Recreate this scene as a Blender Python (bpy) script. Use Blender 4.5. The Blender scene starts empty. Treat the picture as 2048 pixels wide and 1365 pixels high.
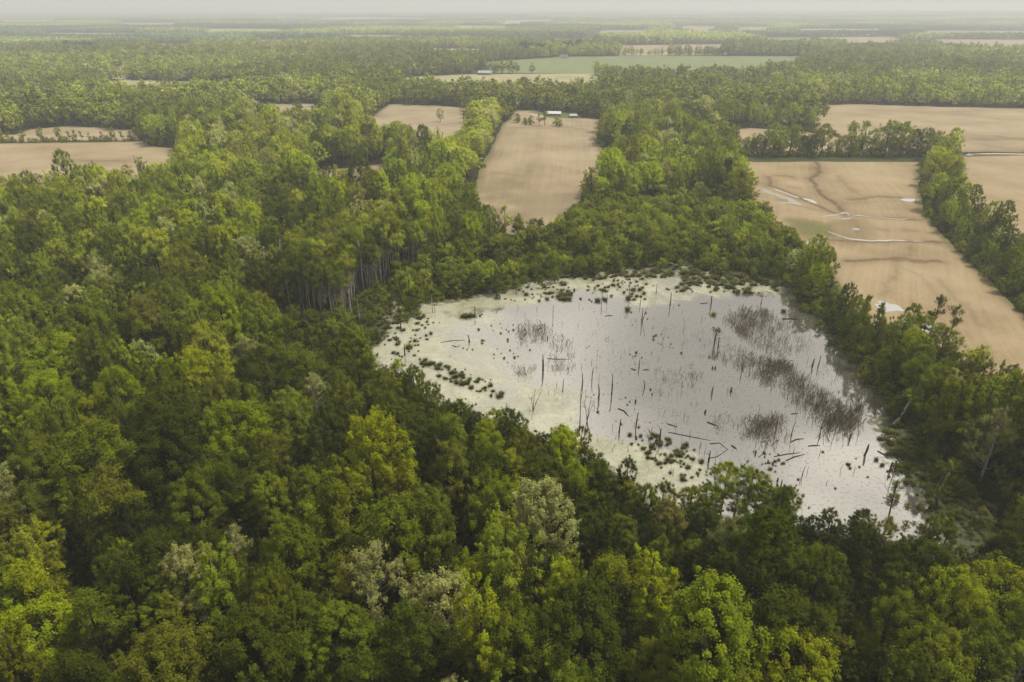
import bpy, bmesh, math, random
import numpy as np
from mathutils import Vector, Matrix
from mathutils.geometry import delaunay_2d_cdt

R_ = math.radians
RNG = np.random.default_rng(11)
random.seed(11)
SC = bpy.context.scene
COL = SC.collection

# ------------------------------------------------------------------ camera, sky, sun, exposure
CAM_H = 100.0
PITCH = R_(26.0)
FPX = 24.0 / 36.0 * 2048.0
cam_d = bpy.data.cameras.new("camera")
cam_d.lens = 24.0
cam_d.sensor_width = 36.0
cam_d.clip_start = 0.5
cam_d.clip_end = 60000.0
cam = bpy.data.objects.new("camera", cam_d)
cam.location = (0, 0, CAM_H)
cam.rotation_euler = (R_(90) - PITCH, 0, 0)
COL.objects.link(cam)
SC.camera = cam

SUN_EL, SUN_AZ = R_(60), R_(14)          # azimuth from +X towards +Y
sun_vec = Vector((math.cos(SUN_EL) * math.cos(SUN_AZ), math.cos(SUN_EL) * math.sin(SUN_AZ), math.sin(SUN_EL)))
sun_d = bpy.data.lights.new("sun", 'SUN')
sun_d.energy = 2.4
sun_d.angle = R_(8)
sun_d.color = (1.0, 0.94, 0.84)
sun = bpy.data.objects.new("sun", sun_d)
sun.rotation_euler = sun_vec.to_track_quat('Z', 'Y').to_euler()
sun.location = (0, 0, 300)
COL.objects.link(sun)

world = bpy.data.worlds.new("World")
SC.world = world
world.use_nodes = True
wt = world.node_tree
wt.nodes.clear()
W = lambda k: wt.nodes.new(k)
w_out, w_bg, w_sky = W('ShaderNodeOutputWorld'), W('ShaderNodeBackground'), W('ShaderNodeTexSky')
w_sky.sky_type = 'NISHITA'
w_sky.sun_disc = False
w_sky.sun_elevation = SUN_EL
w_sky.sun_rotation = R_(90) - SUN_AZ
w_bg.inputs['Strength'].default_value = 0.05
w_tc = W('ShaderNodeTexCoord')
w_map = W('ShaderNodeMapping')
w_map.inputs['Scale'].default_value = (1.0, 1.0, 2.2)
w_n = W('ShaderNodeTexNoise')
w_n.inputs['Scale'].default_value = 4.2
w_n.inputs['Detail'].default_value = 5
w_n.inputs['Roughness'].default_value = 0.5
wt.links.new(w_tc.outputs['Generated'], w_map.inputs['Vector'])
wt.links.new(w_map.outputs['Vector'], w_n.inputs['Vector'])
w_r = W('ShaderNodeValToRGB')           # grey bellies to bright gaps of the cloud deck
w_r.color_ramp.elements[0].position = 0.34
w_r.color_ramp.elements[0].color = (7.2, 7.0, 6.65, 1)
w_r.color_ramp.elements[1].position = 0.62
w_r.color_ramp.elements[1].color = (11.2, 10.8, 10.2, 1)
wt.links.new(w_n.outputs['Fac'], w_r.inputs['Fac'])
# one heavier grey cloud ahead, at about thirty degrees of elevation
def cloud_spot(px, py, half_deg, soft_deg):
    d = Vector(((px - 1024) / FPX, 0, 0)) + Vector((0, math.cos(PITCH), -math.sin(PITCH))) + Vector((0, math.sin(PITCH), math.cos(PITCH))) * (-(py - 682.5) / FPX)
    d = Vector((d.x, d.y, -d.z)).normalized()
    dot = W('ShaderNodeVectorMath'); dot.operation = 'DOT_PRODUCT'
    dot.inputs[1].default_value = d
    warp = W('ShaderNodeVectorMath'); warp.operation = 'MULTIPLY_ADD'
    wt.links.new(w_n.outputs['Color'], warp.inputs[0])
    warp.inputs[1].default_value = (0.28, 0.28, 0.28)
    nrm = W('ShaderNodeVectorMath'); nrm.operation = 'NORMALIZE'
    sub = W('ShaderNodeVectorMath'); sub.operation = 'SUBTRACT'
    sub.inputs[1].default_value = (0.14, 0.14, 0.14)
    wt.links.new(w_tc.outputs['Generated'], sub.inputs[0])
    wt.links.new(sub.outputs[0], warp.inputs[2])
    wt.links.new(warp.outputs[0], nrm.inputs[0])
    wt.links.new(nrm.outputs[0], dot.inputs[0])
    mr = W('ShaderNodeMapRange')
    mr.interpolation_type = 'SMOOTHSTEP'
    mr.inputs['From Min'].default_value = math.cos(R_(half_deg + soft_deg))
    mr.inputs['From Max'].default_value = math.cos(R_(max(half_deg - soft_deg, 0.1)))
    wt.links.new(dot.outputs['Value'], mr.inputs['Value'])
    return mr.outputs['Result']
spot = cloud_spot(1430, 715, 6.5, 6.4)
w_m2 = W('ShaderNodeMix'); w_m2.data_type = 'RGBA'; w_m2.blend_type = 'MIX'
wt.links.new(spot, w_m2.inputs['Factor'])
wt.links.new(w_r.outputs['Color'], w_m2.inputs['A'])
w_m2.inputs['B'].default_value = (4.2, 4.1, 3.9, 1)
w_m1 = W('ShaderNodeMix'); w_m1.data_type = 'RGBA'
w_m1.inputs['Factor'].default_value = 0.88
wt.links.new(w_sky.outputs['Color'], w_m1.inputs['A'])
wt.links.new(w_m2.outputs['Result'], w_m1.inputs['B'])
# the deck thins to an even pale band near the horizon
w_sep = W('ShaderNodeSeparateXYZ')
wt.links.new(w_tc.outputs['Generated'], w_sep.inputs[0])
w_hz = W('ShaderNodeMapRange')
w_hz.interpolation_type = 'SMOOTHSTEP'
w_hz.inputs['From Min'].default_value = 0.02
w_hz.inputs['From Max'].default_value = 0.20
wt.links.new(w_sep.outputs['Z'], w_hz.inputs['Value'])
w_m3 = W('ShaderNodeMix'); w_m3.data_type = 'RGBA'
wt.links.new(w_hz.outputs['Result'], w_m3.inputs['Factor'])
w_m3.inputs['A'].default_value = (7.6, 7.3, 6.9, 1)
wt.links.new(w_m1.outputs['Result'], w_m3.inputs['B'])
wt.links.new(w_m3.outputs['Result'], w_bg.inputs['Color'])
wt.links.new(w_bg.outputs[0], w_out.inputs['Surface'])

SC.view_settings.view_transform = 'Standard'
SC.view_settings.look = 'None'
SC.view_settings.gamma = 1.0
SC.view_settings.exposure = 0.8
SC.render.engine = 'CYCLES'
SC.cycles.max_bounces = 5
SC.cycles.diffuse_bounces = 1
SC.cycles.glossy_bounces = 2
SC.cycles.transmission_bounces = 2
SC.cycles.transparent_max_bounces = 4
SC.cycles.volume_bounces = 0
SC.cycles.use_denoising = True
HAZE_DENSITY = 2.2e-4
HAZE_COLOR = (0.955, 0.985, 0.98)

# ------------------------------------------------------------------ helpers
SP, CP = math.sin(PITCH), math.cos(PITCH)
def at(px, py, h=0.0):
    """ground point under pixel (2048 wide photograph), or the point at height h"""
    x, y = (px - 1024) / FPX, -(py - 682.5) / FPX
    d = np.array([x, CP + y * SP, -SP + y * CP])
    t = (h - CAM_H) / d[2]
    return np.array([d[0] * t, d[1] * t])
def proj(P):
    """pixels of world points (n,3)"""
    P = np.asarray(P, float)
    z = P[:, 2] - CAM_H
    depth = P[:, 1] * CP - z * SP
    up = P[:, 1] * SP + z * CP
    return 1024 + FPX * P[:, 0] / depth, 682.5 - FPX * up / depth, depth
def P2(pts):
    return np.array([at(*p) for p in pts])
def inside(pts, poly):
    x, y = pts[:, 0], pts[:, 1]
    res = np.zeros(len(pts), bool)
    n = len(poly)
    j = n - 1
    for i in range(n):
        xi, yi = poly[i]; xj, yj = poly[j]
        c = ((yi > y) != (yj > y)) & (x < (xj - xi) * (y - yi) / (yj - yi + 1e-12) + xi)
        res ^= c
        j = i
    return res
def seg_dist(pts, line, closed=False):
    """distance from points to a polyline, and the running parameter of the nearest point"""
    best = np.full(len(pts), 1e9); par = np.zeros(len(pts))
    L = list(line) + ([line[0]] if closed else [])
    n = len(L) - 1
    for i in range(n):
        a, b = np.array(L[i]), np.array(L[i + 1])
        ab = b - a
        t = np.clip(((pts - a) @ ab) / (ab @ ab + 1e-12), 0, 1)
        d = np.hypot(*(pts - (a + t[:, None] * ab)).T)
        m = d < best
        best[m] = d[m]; par[m] = (i + t[m]) / n
    return best, par
_NG = RNG.random((64, 64))
def vnoise(x, y, s):
    x, y = np.asarray(x) / s, np.asarray(y) / s
    xi, yi = np.floor(x).astype(int), np.floor(y).astype(int)
    fx, fy = x - xi, y - yi
    fx, fy = fx * fx * (3 - 2 * fx), fy * fy * (3 - 2 * fy)
    g = lambda a, b: _NG[a % 64, b % 64]
    return (g(xi, yi) * (1 - fx) + g(xi + 1, yi) * fx) * (1 - fy) + (g(xi, yi + 1) * (1 - fx) + g(xi + 1, yi + 1) * fx) * fy
def fnoise(x, y, s):
    return 0.55 * vnoise(x, y, s) + 0.3 * vnoise(np.asarray(x) + 91, np.asarray(y) + 37, s / 2.3) + 0.15 * vnoise(np.asarray(x) + 13, np.asarray(y) + 71, s / 5.1)
def sstep(a, b, x):
    t = np.clip((x - a) / (b - a), 0, 1)
    return t * t * (3 - 2 * t)

def tag(o, label=None, cat=None, group=None, kind=None):
    if label: o["label"] = label
    if cat: o["category"] = cat
    if group: o["group"] = group
    if kind: o["kind"] = kind
    return o
def link(o, parent=None):
    COL.objects.link(o)
    if parent is not None: o.parent = parent
    return o
def empty(name, loc, rz=0.0, scale=(1, 1, 1)):
    o = bpy.data.objects.new(name, None)
    o.location = loc
    o.rotation_euler = (0, 0, rz)
    o.scale = scale
    o.empty_display_size = 0.5
    return link(o)
def np_mesh(name, verts, faces, mats=(), mat_idx=None, smooth=False):
    """verts (n,3); faces an (m,4) or (m,3) array or a list of such arrays"""
    me = bpy.data.meshes.new(name)
    fl = faces if isinstance(faces, list) else [faces]
    fl = [np.asarray(f, np.int32) for f in fl if len(f)]
    verts = np.asarray(verts, np.float32)
    nl = sum(f.size for f in fl); nf = sum(len(f) for f in fl)
    me.vertices.add(len(verts)); me.vertices.foreach_set("co", verts.ravel())
    me.loops.add(nl); me.polygons.add(nf)
    me.loops.foreach_set("vertex_index", np.concatenate([f.ravel() for f in fl]))
    tot = np.concatenate([np.full(len(f), f.shape[1], np.int32) for f in fl])
    st = np.concatenate([[0], np.cumsum(tot)[:-1]]).astype(np.int32)
    me.polygons.foreach_set("loop_start", st)
    if mat_idx is not None: me.polygons.foreach_set("material_index", np.asarray(mat_idx, np.int32))
    if smooth: me.polygons.foreach_set("use_smooth", np.ones(nf, bool))
    for m in mats: me.materials.append(m)
    me.update(calc_edges=True)
    me.validate()
    return me
def set_attr(me, name, data, typ='FLOAT', dom='POINT'):
    a = me.attributes.new(name, typ, dom)
    a.data.foreach_set({'FLOAT': 'value', 'INT': 'value', 'FLOAT_VECTOR': 'vector', 'FLOAT_COLOR': 'color'}[typ], np.asarray(data, np.int32 if typ == 'INT' else np.float32).ravel())

class MB:
    """collects boxes, tubes and free polygons; build() links them as ONE mesh object"""
    def __init__(s): s.v = []; s.f = []; s.m = []
    def add(s, verts, faces, mi=0):
        b = len(s.v)
        s.v += [tuple(map(float, p)) for p in verts]
        s.f += [tuple(b + i for i in f) for f in faces]
        s.m += [mi] * len(faces)
        return s
    def box(s, c, size, rz=0.0, mi=0):
        cx, cy, cz = c; a, b, h = size[0] / 2, size[1] / 2, size[2] / 2
        C, S = math.cos(rz), math.sin(rz)
        vs = [(cx + x * C - y * S, cy + x * S + y * C, cz + z) for z in (-h, h) for x, y in ((-a, -b), (a, -b), (a, b), (-a, b))]
        return s.add(vs, [(3, 2, 1, 0), (4, 5, 6, 7), (0, 1, 5, 4), (1, 2, 6, 5), (2, 3, 7, 6), (3, 0, 4, 7)], mi)
    def tube(s, pts, rads, n=6, mi=0, tip=True):
        pts = [Vector(p) for p in pts]
        vs = []; fs = []
        prev = None
        for i, p in enumerate(pts):
            d = (pts[min(i + 1, len(pts) - 1)] - pts[max(i - 1, 0)]).normalized()
            a = d.orthogonal().normalized() if prev is None else (prev - d * prev.dot(d)).normalized()
            prev = a
            b = d.cross(a)
            for k in range(n):
                t = 2 * math.pi * k / n
                vs.append(p + (a * math.cos(t) + b * math.sin(t)) * rads[i])
        for i in range(len(pts) - 1):
            for k in range(n):
                fs.append((i * n + k, i * n + (k + 1) % n, (i + 1) * n + (k + 1) % n, (i + 1) * n + k))
        if tip:
            fs.append(tuple((len(pts) - 1) * n + k for k in range(n)))
            fs.append(tuple(reversed(range(n))))
        return s.add(vs, fs, mi)
    def mesh(s, name, mats, smooth=False):
        me = bpy.data.meshes.new(name)
        me.from_pydata(s.v, [], s.f)
        for m in (mats if isinstance(mats, (list, tuple)) else [mats]): me.materials.append(m)
        me.polygons.foreach_set("material_index", s.m)
        if smooth: me.polygons.foreach_set("use_smooth", [True] * len(s.f))
        me.update()
        return me
    def build(s, name, mats, parent=None, smooth=False):
        return link(bpy.data.objects.new(name, s.mesh(name, mats, smooth)), parent)

# ------------------------------------------------------------------ materials
def new_mat(name):
    m = bpy.data.materials.new(name)
    m.use_nodes = True
    t = m.node_tree
    t.nodes.clear()
    out = t.nodes.new('ShaderNodeOutputMaterial')
    return m, t, out
def N(t, kind, **kw):
    n = t.nodes.new(kind)
    for k, v in kw.items():
        if k.startswith('i_'): n.inputs[k[2:].replace('_', ' ')].default_value = v
        else: setattr(n, k, v)
    return n
def plain(name, color, rough=0.8, noise=0.0, scale=1.0, metallic=0.0, c2=None):
    m, t, out = new_mat(name)
    b = N(t, 'ShaderNodeBsdfPrincipled')
    b.inputs['Roughness'].default_value = rough
    b.inputs['Metallic'].default_value = metallic
    b.inputs['Base Color'].default_value = (*color, 1)
    if rough >= 0.9: b.inputs['Specular IOR Level'].default_value = 0.08
    if noise or c2:
        tc = N(t, 'ShaderNodeTexCoord')
        nz = N(t, 'ShaderNodeTexNoise')
        nz.inputs['Scale'].default_value = scale
        nz.inputs['Detail'].default_value = 6
        rp = N(t, 'ShaderNodeValToRGB')
        e = rp.color_ramp.elements
        e[0].position, e[1].position = 0.33, 0.67
        c2 = c2 or tuple(c * (1 + noise) for c in color)
        e[0].color = (*[c * (1 - noise) for c in color], 1)
        e[1].color = (*c2, 1)
        t.links.new(tc.outputs['Object'], nz.inputs['Vector'])
        t.links.new(nz.outputs['Fac'], rp.inputs['Fac'])
        t.links.new(rp.outputs['Color'], b.inputs['Base Color'])
    t.links.new(b.outputs[0], out.inputs['Surface'])
    return m
def leaf_mat():
    m, t, out = new_mat('leaves')
    ti = N(t, 'ShaderNodeAttribute', attribute_type='INSTANCER', attribute_name='tint')
    lc = N(t, 'ShaderNodeAttribute', attribute_type='GEOMETRY', attribute_name='lc')
    mx = N(t, 'ShaderNodeMix', data_type='RGBA', blend_type='MULTIPLY')
    mx.inputs['Factor'].default_value = 1
    t.links.new(ti.outputs['Color'], mx.inputs['A'])
    t.links.new(lc.outputs['Color'], mx.inputs['B'])
    d = N(t, 'ShaderNodeBsdfDiffuse')
    tr = N(t, 'ShaderNodeBsdfTranslucent')
    ad = N(t, 'ShaderNodeMixShader')
    ad.inputs[0].default_value = 0.16
    t.links.new(mx.outputs['Result'], d.inputs['Color'])
    t.links.new(mx.outputs['Result'], tr.inputs['Color'])
    t.links.new(d.outputs[0], ad.inputs[1]); t.links.new(tr.outputs[0], ad.inputs[2])
    t.links.new(ad.outputs[0], out.inputs['Surface'])
    return m
def soil_mat():
    m, t, out = new_mat('ploughed_soil')
    b = N(t, 'ShaderNodeBsdfPrincipled')
    b.inputs['Roughness'].default_value = 0.95
    b.inputs['Specular IOR Level'].default_value = 0.15
    tc = N(t, 'ShaderNodeTexCoord')
    uv = N(t, 'ShaderNodeAttribute', attribute_name='furrow')
    st = N(t, 'ShaderNodeAttribute', attribute_name='stain')
    gr = N(t, 'ShaderNodeAttribute', attribute_name='green')
    hu = N(t, 'ShaderNodeAttribute', attribute_name='hue')
    big = N(t, 'ShaderNodeTexNoise'); big.inputs['Scale'].default_value = 0.02; big.inputs['Detail'].default_value = 6; big.inputs['Roughness'].default_value = 0.6
    t.links.new(tc.outputs['Object'], big.inputs['Vector'])
    mp = N(t, 'ShaderNodeMapping'); mp.inputs['Scale'].default_value = (0.55, 0.012, 1)
    t.links.new(uv.outputs['Vector'], mp.inputs['Vector'])
    fu = N(t, 'ShaderNodeTexNoise'); fu.inputs['Scale'].default_value = 1.0; fu.inputs['Detail'].default_value = 4; fu.inputs['Roughness'].default_value = 0.65
    t.links.new(mp.outputs[0], fu.inputs['Vector'])
    fine = N(t, 'ShaderNodeTexNoise'); fine.inputs['Scale'].default_value = 0.6; fine.inputs['Detail'].default_value = 8; fine.inputs['Roughness'].default_value = 0.7
    t.links.new(tc.outputs['Object'], fine.inputs['Vector'])
    a1 = N(t, 'ShaderNodeMath', operation='MULTIPLY_ADD'); a1.inputs[1].default_value = 0.70
    t.links.new(big.outputs['Fac'], a1.inputs[0])
    a2 = N(t, 'ShaderNodeMath', operation='MULTIPLY_ADD'); a2.inputs[1].default_value = 0.30
    t.links.new(fu.outputs['Fac'], a2.inputs[0])
    a3 = N(t, 'ShaderNodeMath', operation='MULTIPLY'); a3.inputs[1].default_value = 0.28
    t.links.new(fine.outputs['Fac'], a3.inputs[0])
    t.links.new(a3.outputs[0], a2.inputs[2]); t.links.new(a2.outputs[0], a1.inputs[2])
    rp = N(t, 'ShaderNodeValToRGB')
    e = rp.color_ramp.elements
    e[0].position, e[1].position = 0.44, 0.86
    e[0].color = (0.175, 0.126, 0.066, 1); e[1].color = (0.375, 0.295, 0.182, 1)
    k = rp.color_ramp.elements.new(0.64); k.color = (0.292, 0.224, 0.128, 1)
    t.links.new(a1.outputs[0], rp.inputs['Fac'])
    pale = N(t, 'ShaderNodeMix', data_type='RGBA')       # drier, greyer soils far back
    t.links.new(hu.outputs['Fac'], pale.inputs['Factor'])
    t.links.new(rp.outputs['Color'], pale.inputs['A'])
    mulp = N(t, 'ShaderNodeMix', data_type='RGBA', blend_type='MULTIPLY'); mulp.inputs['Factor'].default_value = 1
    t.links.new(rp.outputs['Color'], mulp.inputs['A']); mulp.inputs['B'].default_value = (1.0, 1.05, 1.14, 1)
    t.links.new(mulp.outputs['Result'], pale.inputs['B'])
    sn = N(t, 'ShaderNodeMath', operation='MULTIPLY_ADD', use_clamp=True)
    sn.inputs[1].default_value = 1.0
    sadd = N(t, 'ShaderNodeMath', operation='MULTIPLY'); sadd.inputs[1].default_value = 1.9
    t.links.new(fine.outputs['Fac'], sadd.inputs[0])
    smul = N(t, 'ShaderNodeMath', operation='MULTIPLY', use_clamp=True)
    t.links.new(sadd.outputs[0], smul.inputs[0]); t.links.new(st.outputs['Fac'], smul.inputs[1])
    wet = N(t, 'ShaderNodeMix', data_type='RGBA')
    t.links.new(smul.outputs[0], wet.inputs['Factor'])
    t.links.new(pale.outputs['Result'], wet.inputs['A'])
    wet.inputs['B'].default_value = (0.105, 0.072, 0.036, 1)
    grn = N(t, 'ShaderNodeMix', data_type='RGBA')
    gmul = N(t, 'ShaderNodeMath', operation='MULTIPLY', use_clamp=True)
    t.links.new(sadd.outputs[0], gmul.inputs[0]); t.links.new(gr.outputs['Fac'], gmul.inputs[1])
    t.links.new(gmul.outputs[0], grn.inputs['Factor'])
    t.links.new(wet.outputs['Result'], grn.inputs['A'])
    grn.inputs['B'].default_value = (0.10, 0.105, 0.028, 1)
    t.links.new(grn.outputs['Result'], b.inputs['Base Color'])
    t.links.new(b.outputs[0], out.inputs['Surface'])
    return m
def water_mat():
    m, t, out = new_mat('pond_water')
    tc = N(t, 'ShaderNodeTexCoord')
    fa = N(t, 'ShaderNodeAttribute', attribute_name='film')
    mu = N(t, 'ShaderNodeAttribute', attribute_name='mud')
    n1 = N(t, 'ShaderNodeTexNoise'); n1.inputs['Scale'].default_value = 0.085; n1.inputs['Detail'].default_value = 12; n1.inputs['Roughness'].default_value = 0.72
    n1.inputs['Distortion'].default_value = 0.6
    n2 = N(t, 'ShaderNodeTexNoise'); n2.inputs['Scale'].default_value = 0.5; n2.inputs['Detail'].default_value = 6
    for n in (n1, n2): t.links.new(tc.outputs['Object'], n.inputs['Vector'])
    # film coverage = film + noise
    ad = N(t, 'ShaderNodeMath', operation='ADD'); t.links.new(fa.outputs['Fac'], ad.inputs[0]); t.links.new(n1.outputs['Fac'], ad.inputs[1])
    mr = N(t, 'ShaderNodeMapRange', interpolation_type='SMOOTHSTEP'); mr.inputs['From Min'].default_value = 0.76; mr.inputs['From Max'].default_value = 1.24
    mr.inputs['To Max'].default_value = 0.9
    t.links.new(ad.outputs[0], mr.inputs['Value'])
    water = N(t, 'ShaderNodeBsdfPrincipled')
    water.inputs['Base Color'].default_value = (0.64, 0.625, 0.58, 1)
    water.inputs['Metallic'].default_value = 0.93
    water.inputs['Roughness'].default_value = 0.05
    bp = N(t, 'ShaderNodeBump'); bp.inputs['Strength'].default_value = 0.02; bp.inputs['Distance'].default_value = 0.05
    t.links.new(n2.outputs['Fac'], bp.inputs['Height']); t.links.new(bp.outputs[0], water.inputs['Normal'])
    film = N(t, 'ShaderNodeBsdfPrincipled')
    rp = N(t, 'ShaderNodeValToRGB'); e = rp.color_ramp.elements
    e[0].position, e[1].position = 0.33, 0.62
    e[0].color = (0.225, 0.23, 0.125, 1); e[1].color = (0.415, 0.405, 0.295, 1)
    t.links.new(n1.outputs['Fac'], rp.inputs['Fac'])
    t.links.new(rp.outputs['Color'], film.inputs['Base Color'])
    film.inputs['Roughness'].default_value = 0.35
    n3 = N(t, 'ShaderNodeTexNoise'); n3.inputs['Scale'].default_value = 1.1; n3.inputs['Detail'].default_value = 7; n3.inputs['Roughness'].default_value = 0.75
    t.links.new(tc.outputs['Object'], n3.inputs['Vector'])
    sp = N(t, 'ShaderNodeMapRange', interpolation_type='SMOOTHSTEP'); sp.inputs['From Min'].default_value = 0.53; sp.inputs['From Max'].default_value = 0.66; sp.inputs['To Max'].default_value = 0.8
    t.links.new(n3.outputs['Fac'], sp.inputs['Value'])
    deb = N(t, 'ShaderNodeMix', data_type='RGBA'); deb.inputs['B'].default_value = (0.10, 0.105, 0.05, 1)
    t.links.new(sp.outputs['Result'], deb.inputs['Factor']); t.links.new(rp.outputs['Color'], deb.inputs['A'])
    t.links.new(deb.outputs['Result'], film.inputs['Base Color'])
    wd = N(t, 'ShaderNodeMix', data_type='RGBA'); wd.inputs['A'].default_value = (0.755, 0.715, 0.625, 1); wd.inputs['B'].default_value = (0.30, 0.29, 0.24, 1)
    t.links.new(sp.outputs['Result'], wd.inputs['Factor']); t.links.new(wd.outputs['Result'], water.inputs['Base Color'])
    mx = N(t, 'ShaderNodeMixShader')
    t.links.new(mr.outputs['Result'], mx.inputs[0]); t.links.new(water.outputs[0], mx.inputs[1]); t.links.new(film.outputs[0], mx.inputs[2])
    mud = N(t, 'ShaderNodeBsdfPrincipled')
    rm = N(t, 'ShaderNodeValToRGB'); e = rm.color_ramp.elements
    e[0].color = (0.012, 0.014, 0.005, 1); e[1].color = (0.085, 0.090, 0.030, 1); e[0].position, e[1].position = 0.35, 0.68
    t.links.new(n2.outputs['Fac'], rm.inputs['Fac']); t.links.new(rm.outputs['Color'], mud.inputs['Base Color'])
    mud.inputs['Roughness'].default_value = 0.6
    mud.inputs['Specular IOR Level'].default_value = 0.25
    ma = N(t, 'ShaderNodeMath', operation='ADD'); t.links.new(mu.outputs['Fac'], ma.inputs[0]); t.links.new(n2.outputs['Fac'], ma.inputs[1])
    mm = N(t, 'ShaderNodeMapRange', interpolation_type='SMOOTHSTEP'); mm.inputs['From Min'].default_value = 0.85; mm.inputs['From Max'].default_value = 1.15
    t.links.new(ma.outputs[0], mm.inputs['Value'])
    m2 = N(t, 'ShaderNodeMixShader')
    t.links.new(mm.outputs['Result'], m2.inputs[0]); t.links.new(mx.outputs[0], m2.inputs[1]); t.links.new(mud.outputs[0], m2.inputs[2])
    t.links.new(m2.outputs[0], out.inputs['Surface'])
    return m
M = {
    'leaf': leaf_mat(), 'soil': soil_mat(), 'water': water_mat(),
    'bark': plain('bark_grey_brown', (0.05, 0.043, 0.03), 0.9, 0.35, 3),
    'pale_bark': plain('bark_pale', (0.27, 0.255, 0.21), 0.9, 0.3, 3),
    'dead': plain('dead_wood_dark', (0.045, 0.038, 0.03), 0.9, 0.4, 4),
    'dead_pale': plain('dead_wood_silver', (0.33, 0.31, 0.26), 0.9, 0.3, 4),
    'forest_floor': plain('forest_floor', (0.026, 0.027, 0.010), 1.0, 0.5, 0.35),
    'grass': plain('rough_grass', (0.10, 0.125, 0.035), 0.95, 0.3, 0.25),
    'dark_grass': plain('dark_rank_grass', (0.045, 0.06, 0.018), 0.95, 0.35, 0.5),
    'wheat': plain('young_wheat', (0.165, 0.195, 0.085), 0.95, 0.12, 0.03),
    'hay': plain('pale_meadow', (0.31, 0.285, 0.15), 0.95, 0.18, 0.03),
    'mossy': plain('yellow_moss', (0.20, 0.19, 0.065), 0.95, 0.4, 0.6),
    'track': plain('dry_track', (0.46, 0.39, 0.29), 0.95, 0.2, 0.4),
    'puddle': plain('puddle_water', (0.72, 0.70, 0.66), 0.12, 0.0, 1, 0.75),
    'puddle_dull': plain('puddle_water_silty', (0.48, 0.44, 0.38), 0.18, 0.12, 0.4, 0.55),
    'mud_rim': plain('wet_mud', (0.13, 0.092, 0.05), 0.6, 0.3, 0.8),
    'reed': plain('reed_stems', (0.15, 0.135, 0.085), 0.9, 0.4, 0.7),
    'tuss': plain('sedge_blades', (0.10, 0.108, 0.028), 0.9, 0.45, 1.0),
    'tuss_lime': plain('sedge_blades_lime', (0.19, 0.23, 0.02), 0.9, 0.3, 1.0),
    'peat': plain('peat', (0.035, 0.032, 0.014), 0.95),
    'white_wall': plain('painted_siding', (0.68, 0.67, 0.63), 0.7, 0.05, 1),
    'grey_wall': plain('weathered_boards', (0.22, 0.20, 0.18), 0.85, 0.2, 1),
    'brick_wall': plain('brick_wall', (0.30, 0.16, 0.11), 0.85, 0.15, 2),
    'metal_roof': plain('white_metal_roof', (0.55, 0.55, 0.56), 0.4, 0.05, 0.5),
    'grey_roof': plain('grey_metal_roof', (0.36, 0.38, 0.40), 0.5, 0.08, 0.5),
    'shingle_roof': plain('shingle_roof', (0.14, 0.13, 0.13), 0.9, 0.2, 1),
    'window': plain('window_glass', (0.03, 0.035, 0.04), 0.1),
    'door': plain('painted_door', (0.16, 0.12, 0.09), 0.6),
    'car_white': plain('vehicle_paint', (0.72, 0.72, 0.71), 0.3),
    'rubber': plain('tyre_rubber', (0.02, 0.02, 0.02), 0.9),
    'rim': plain('wheel_rim', (0.4, 0.4, 0.42), 0.4, 0, 1, 0.7),
}
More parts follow.
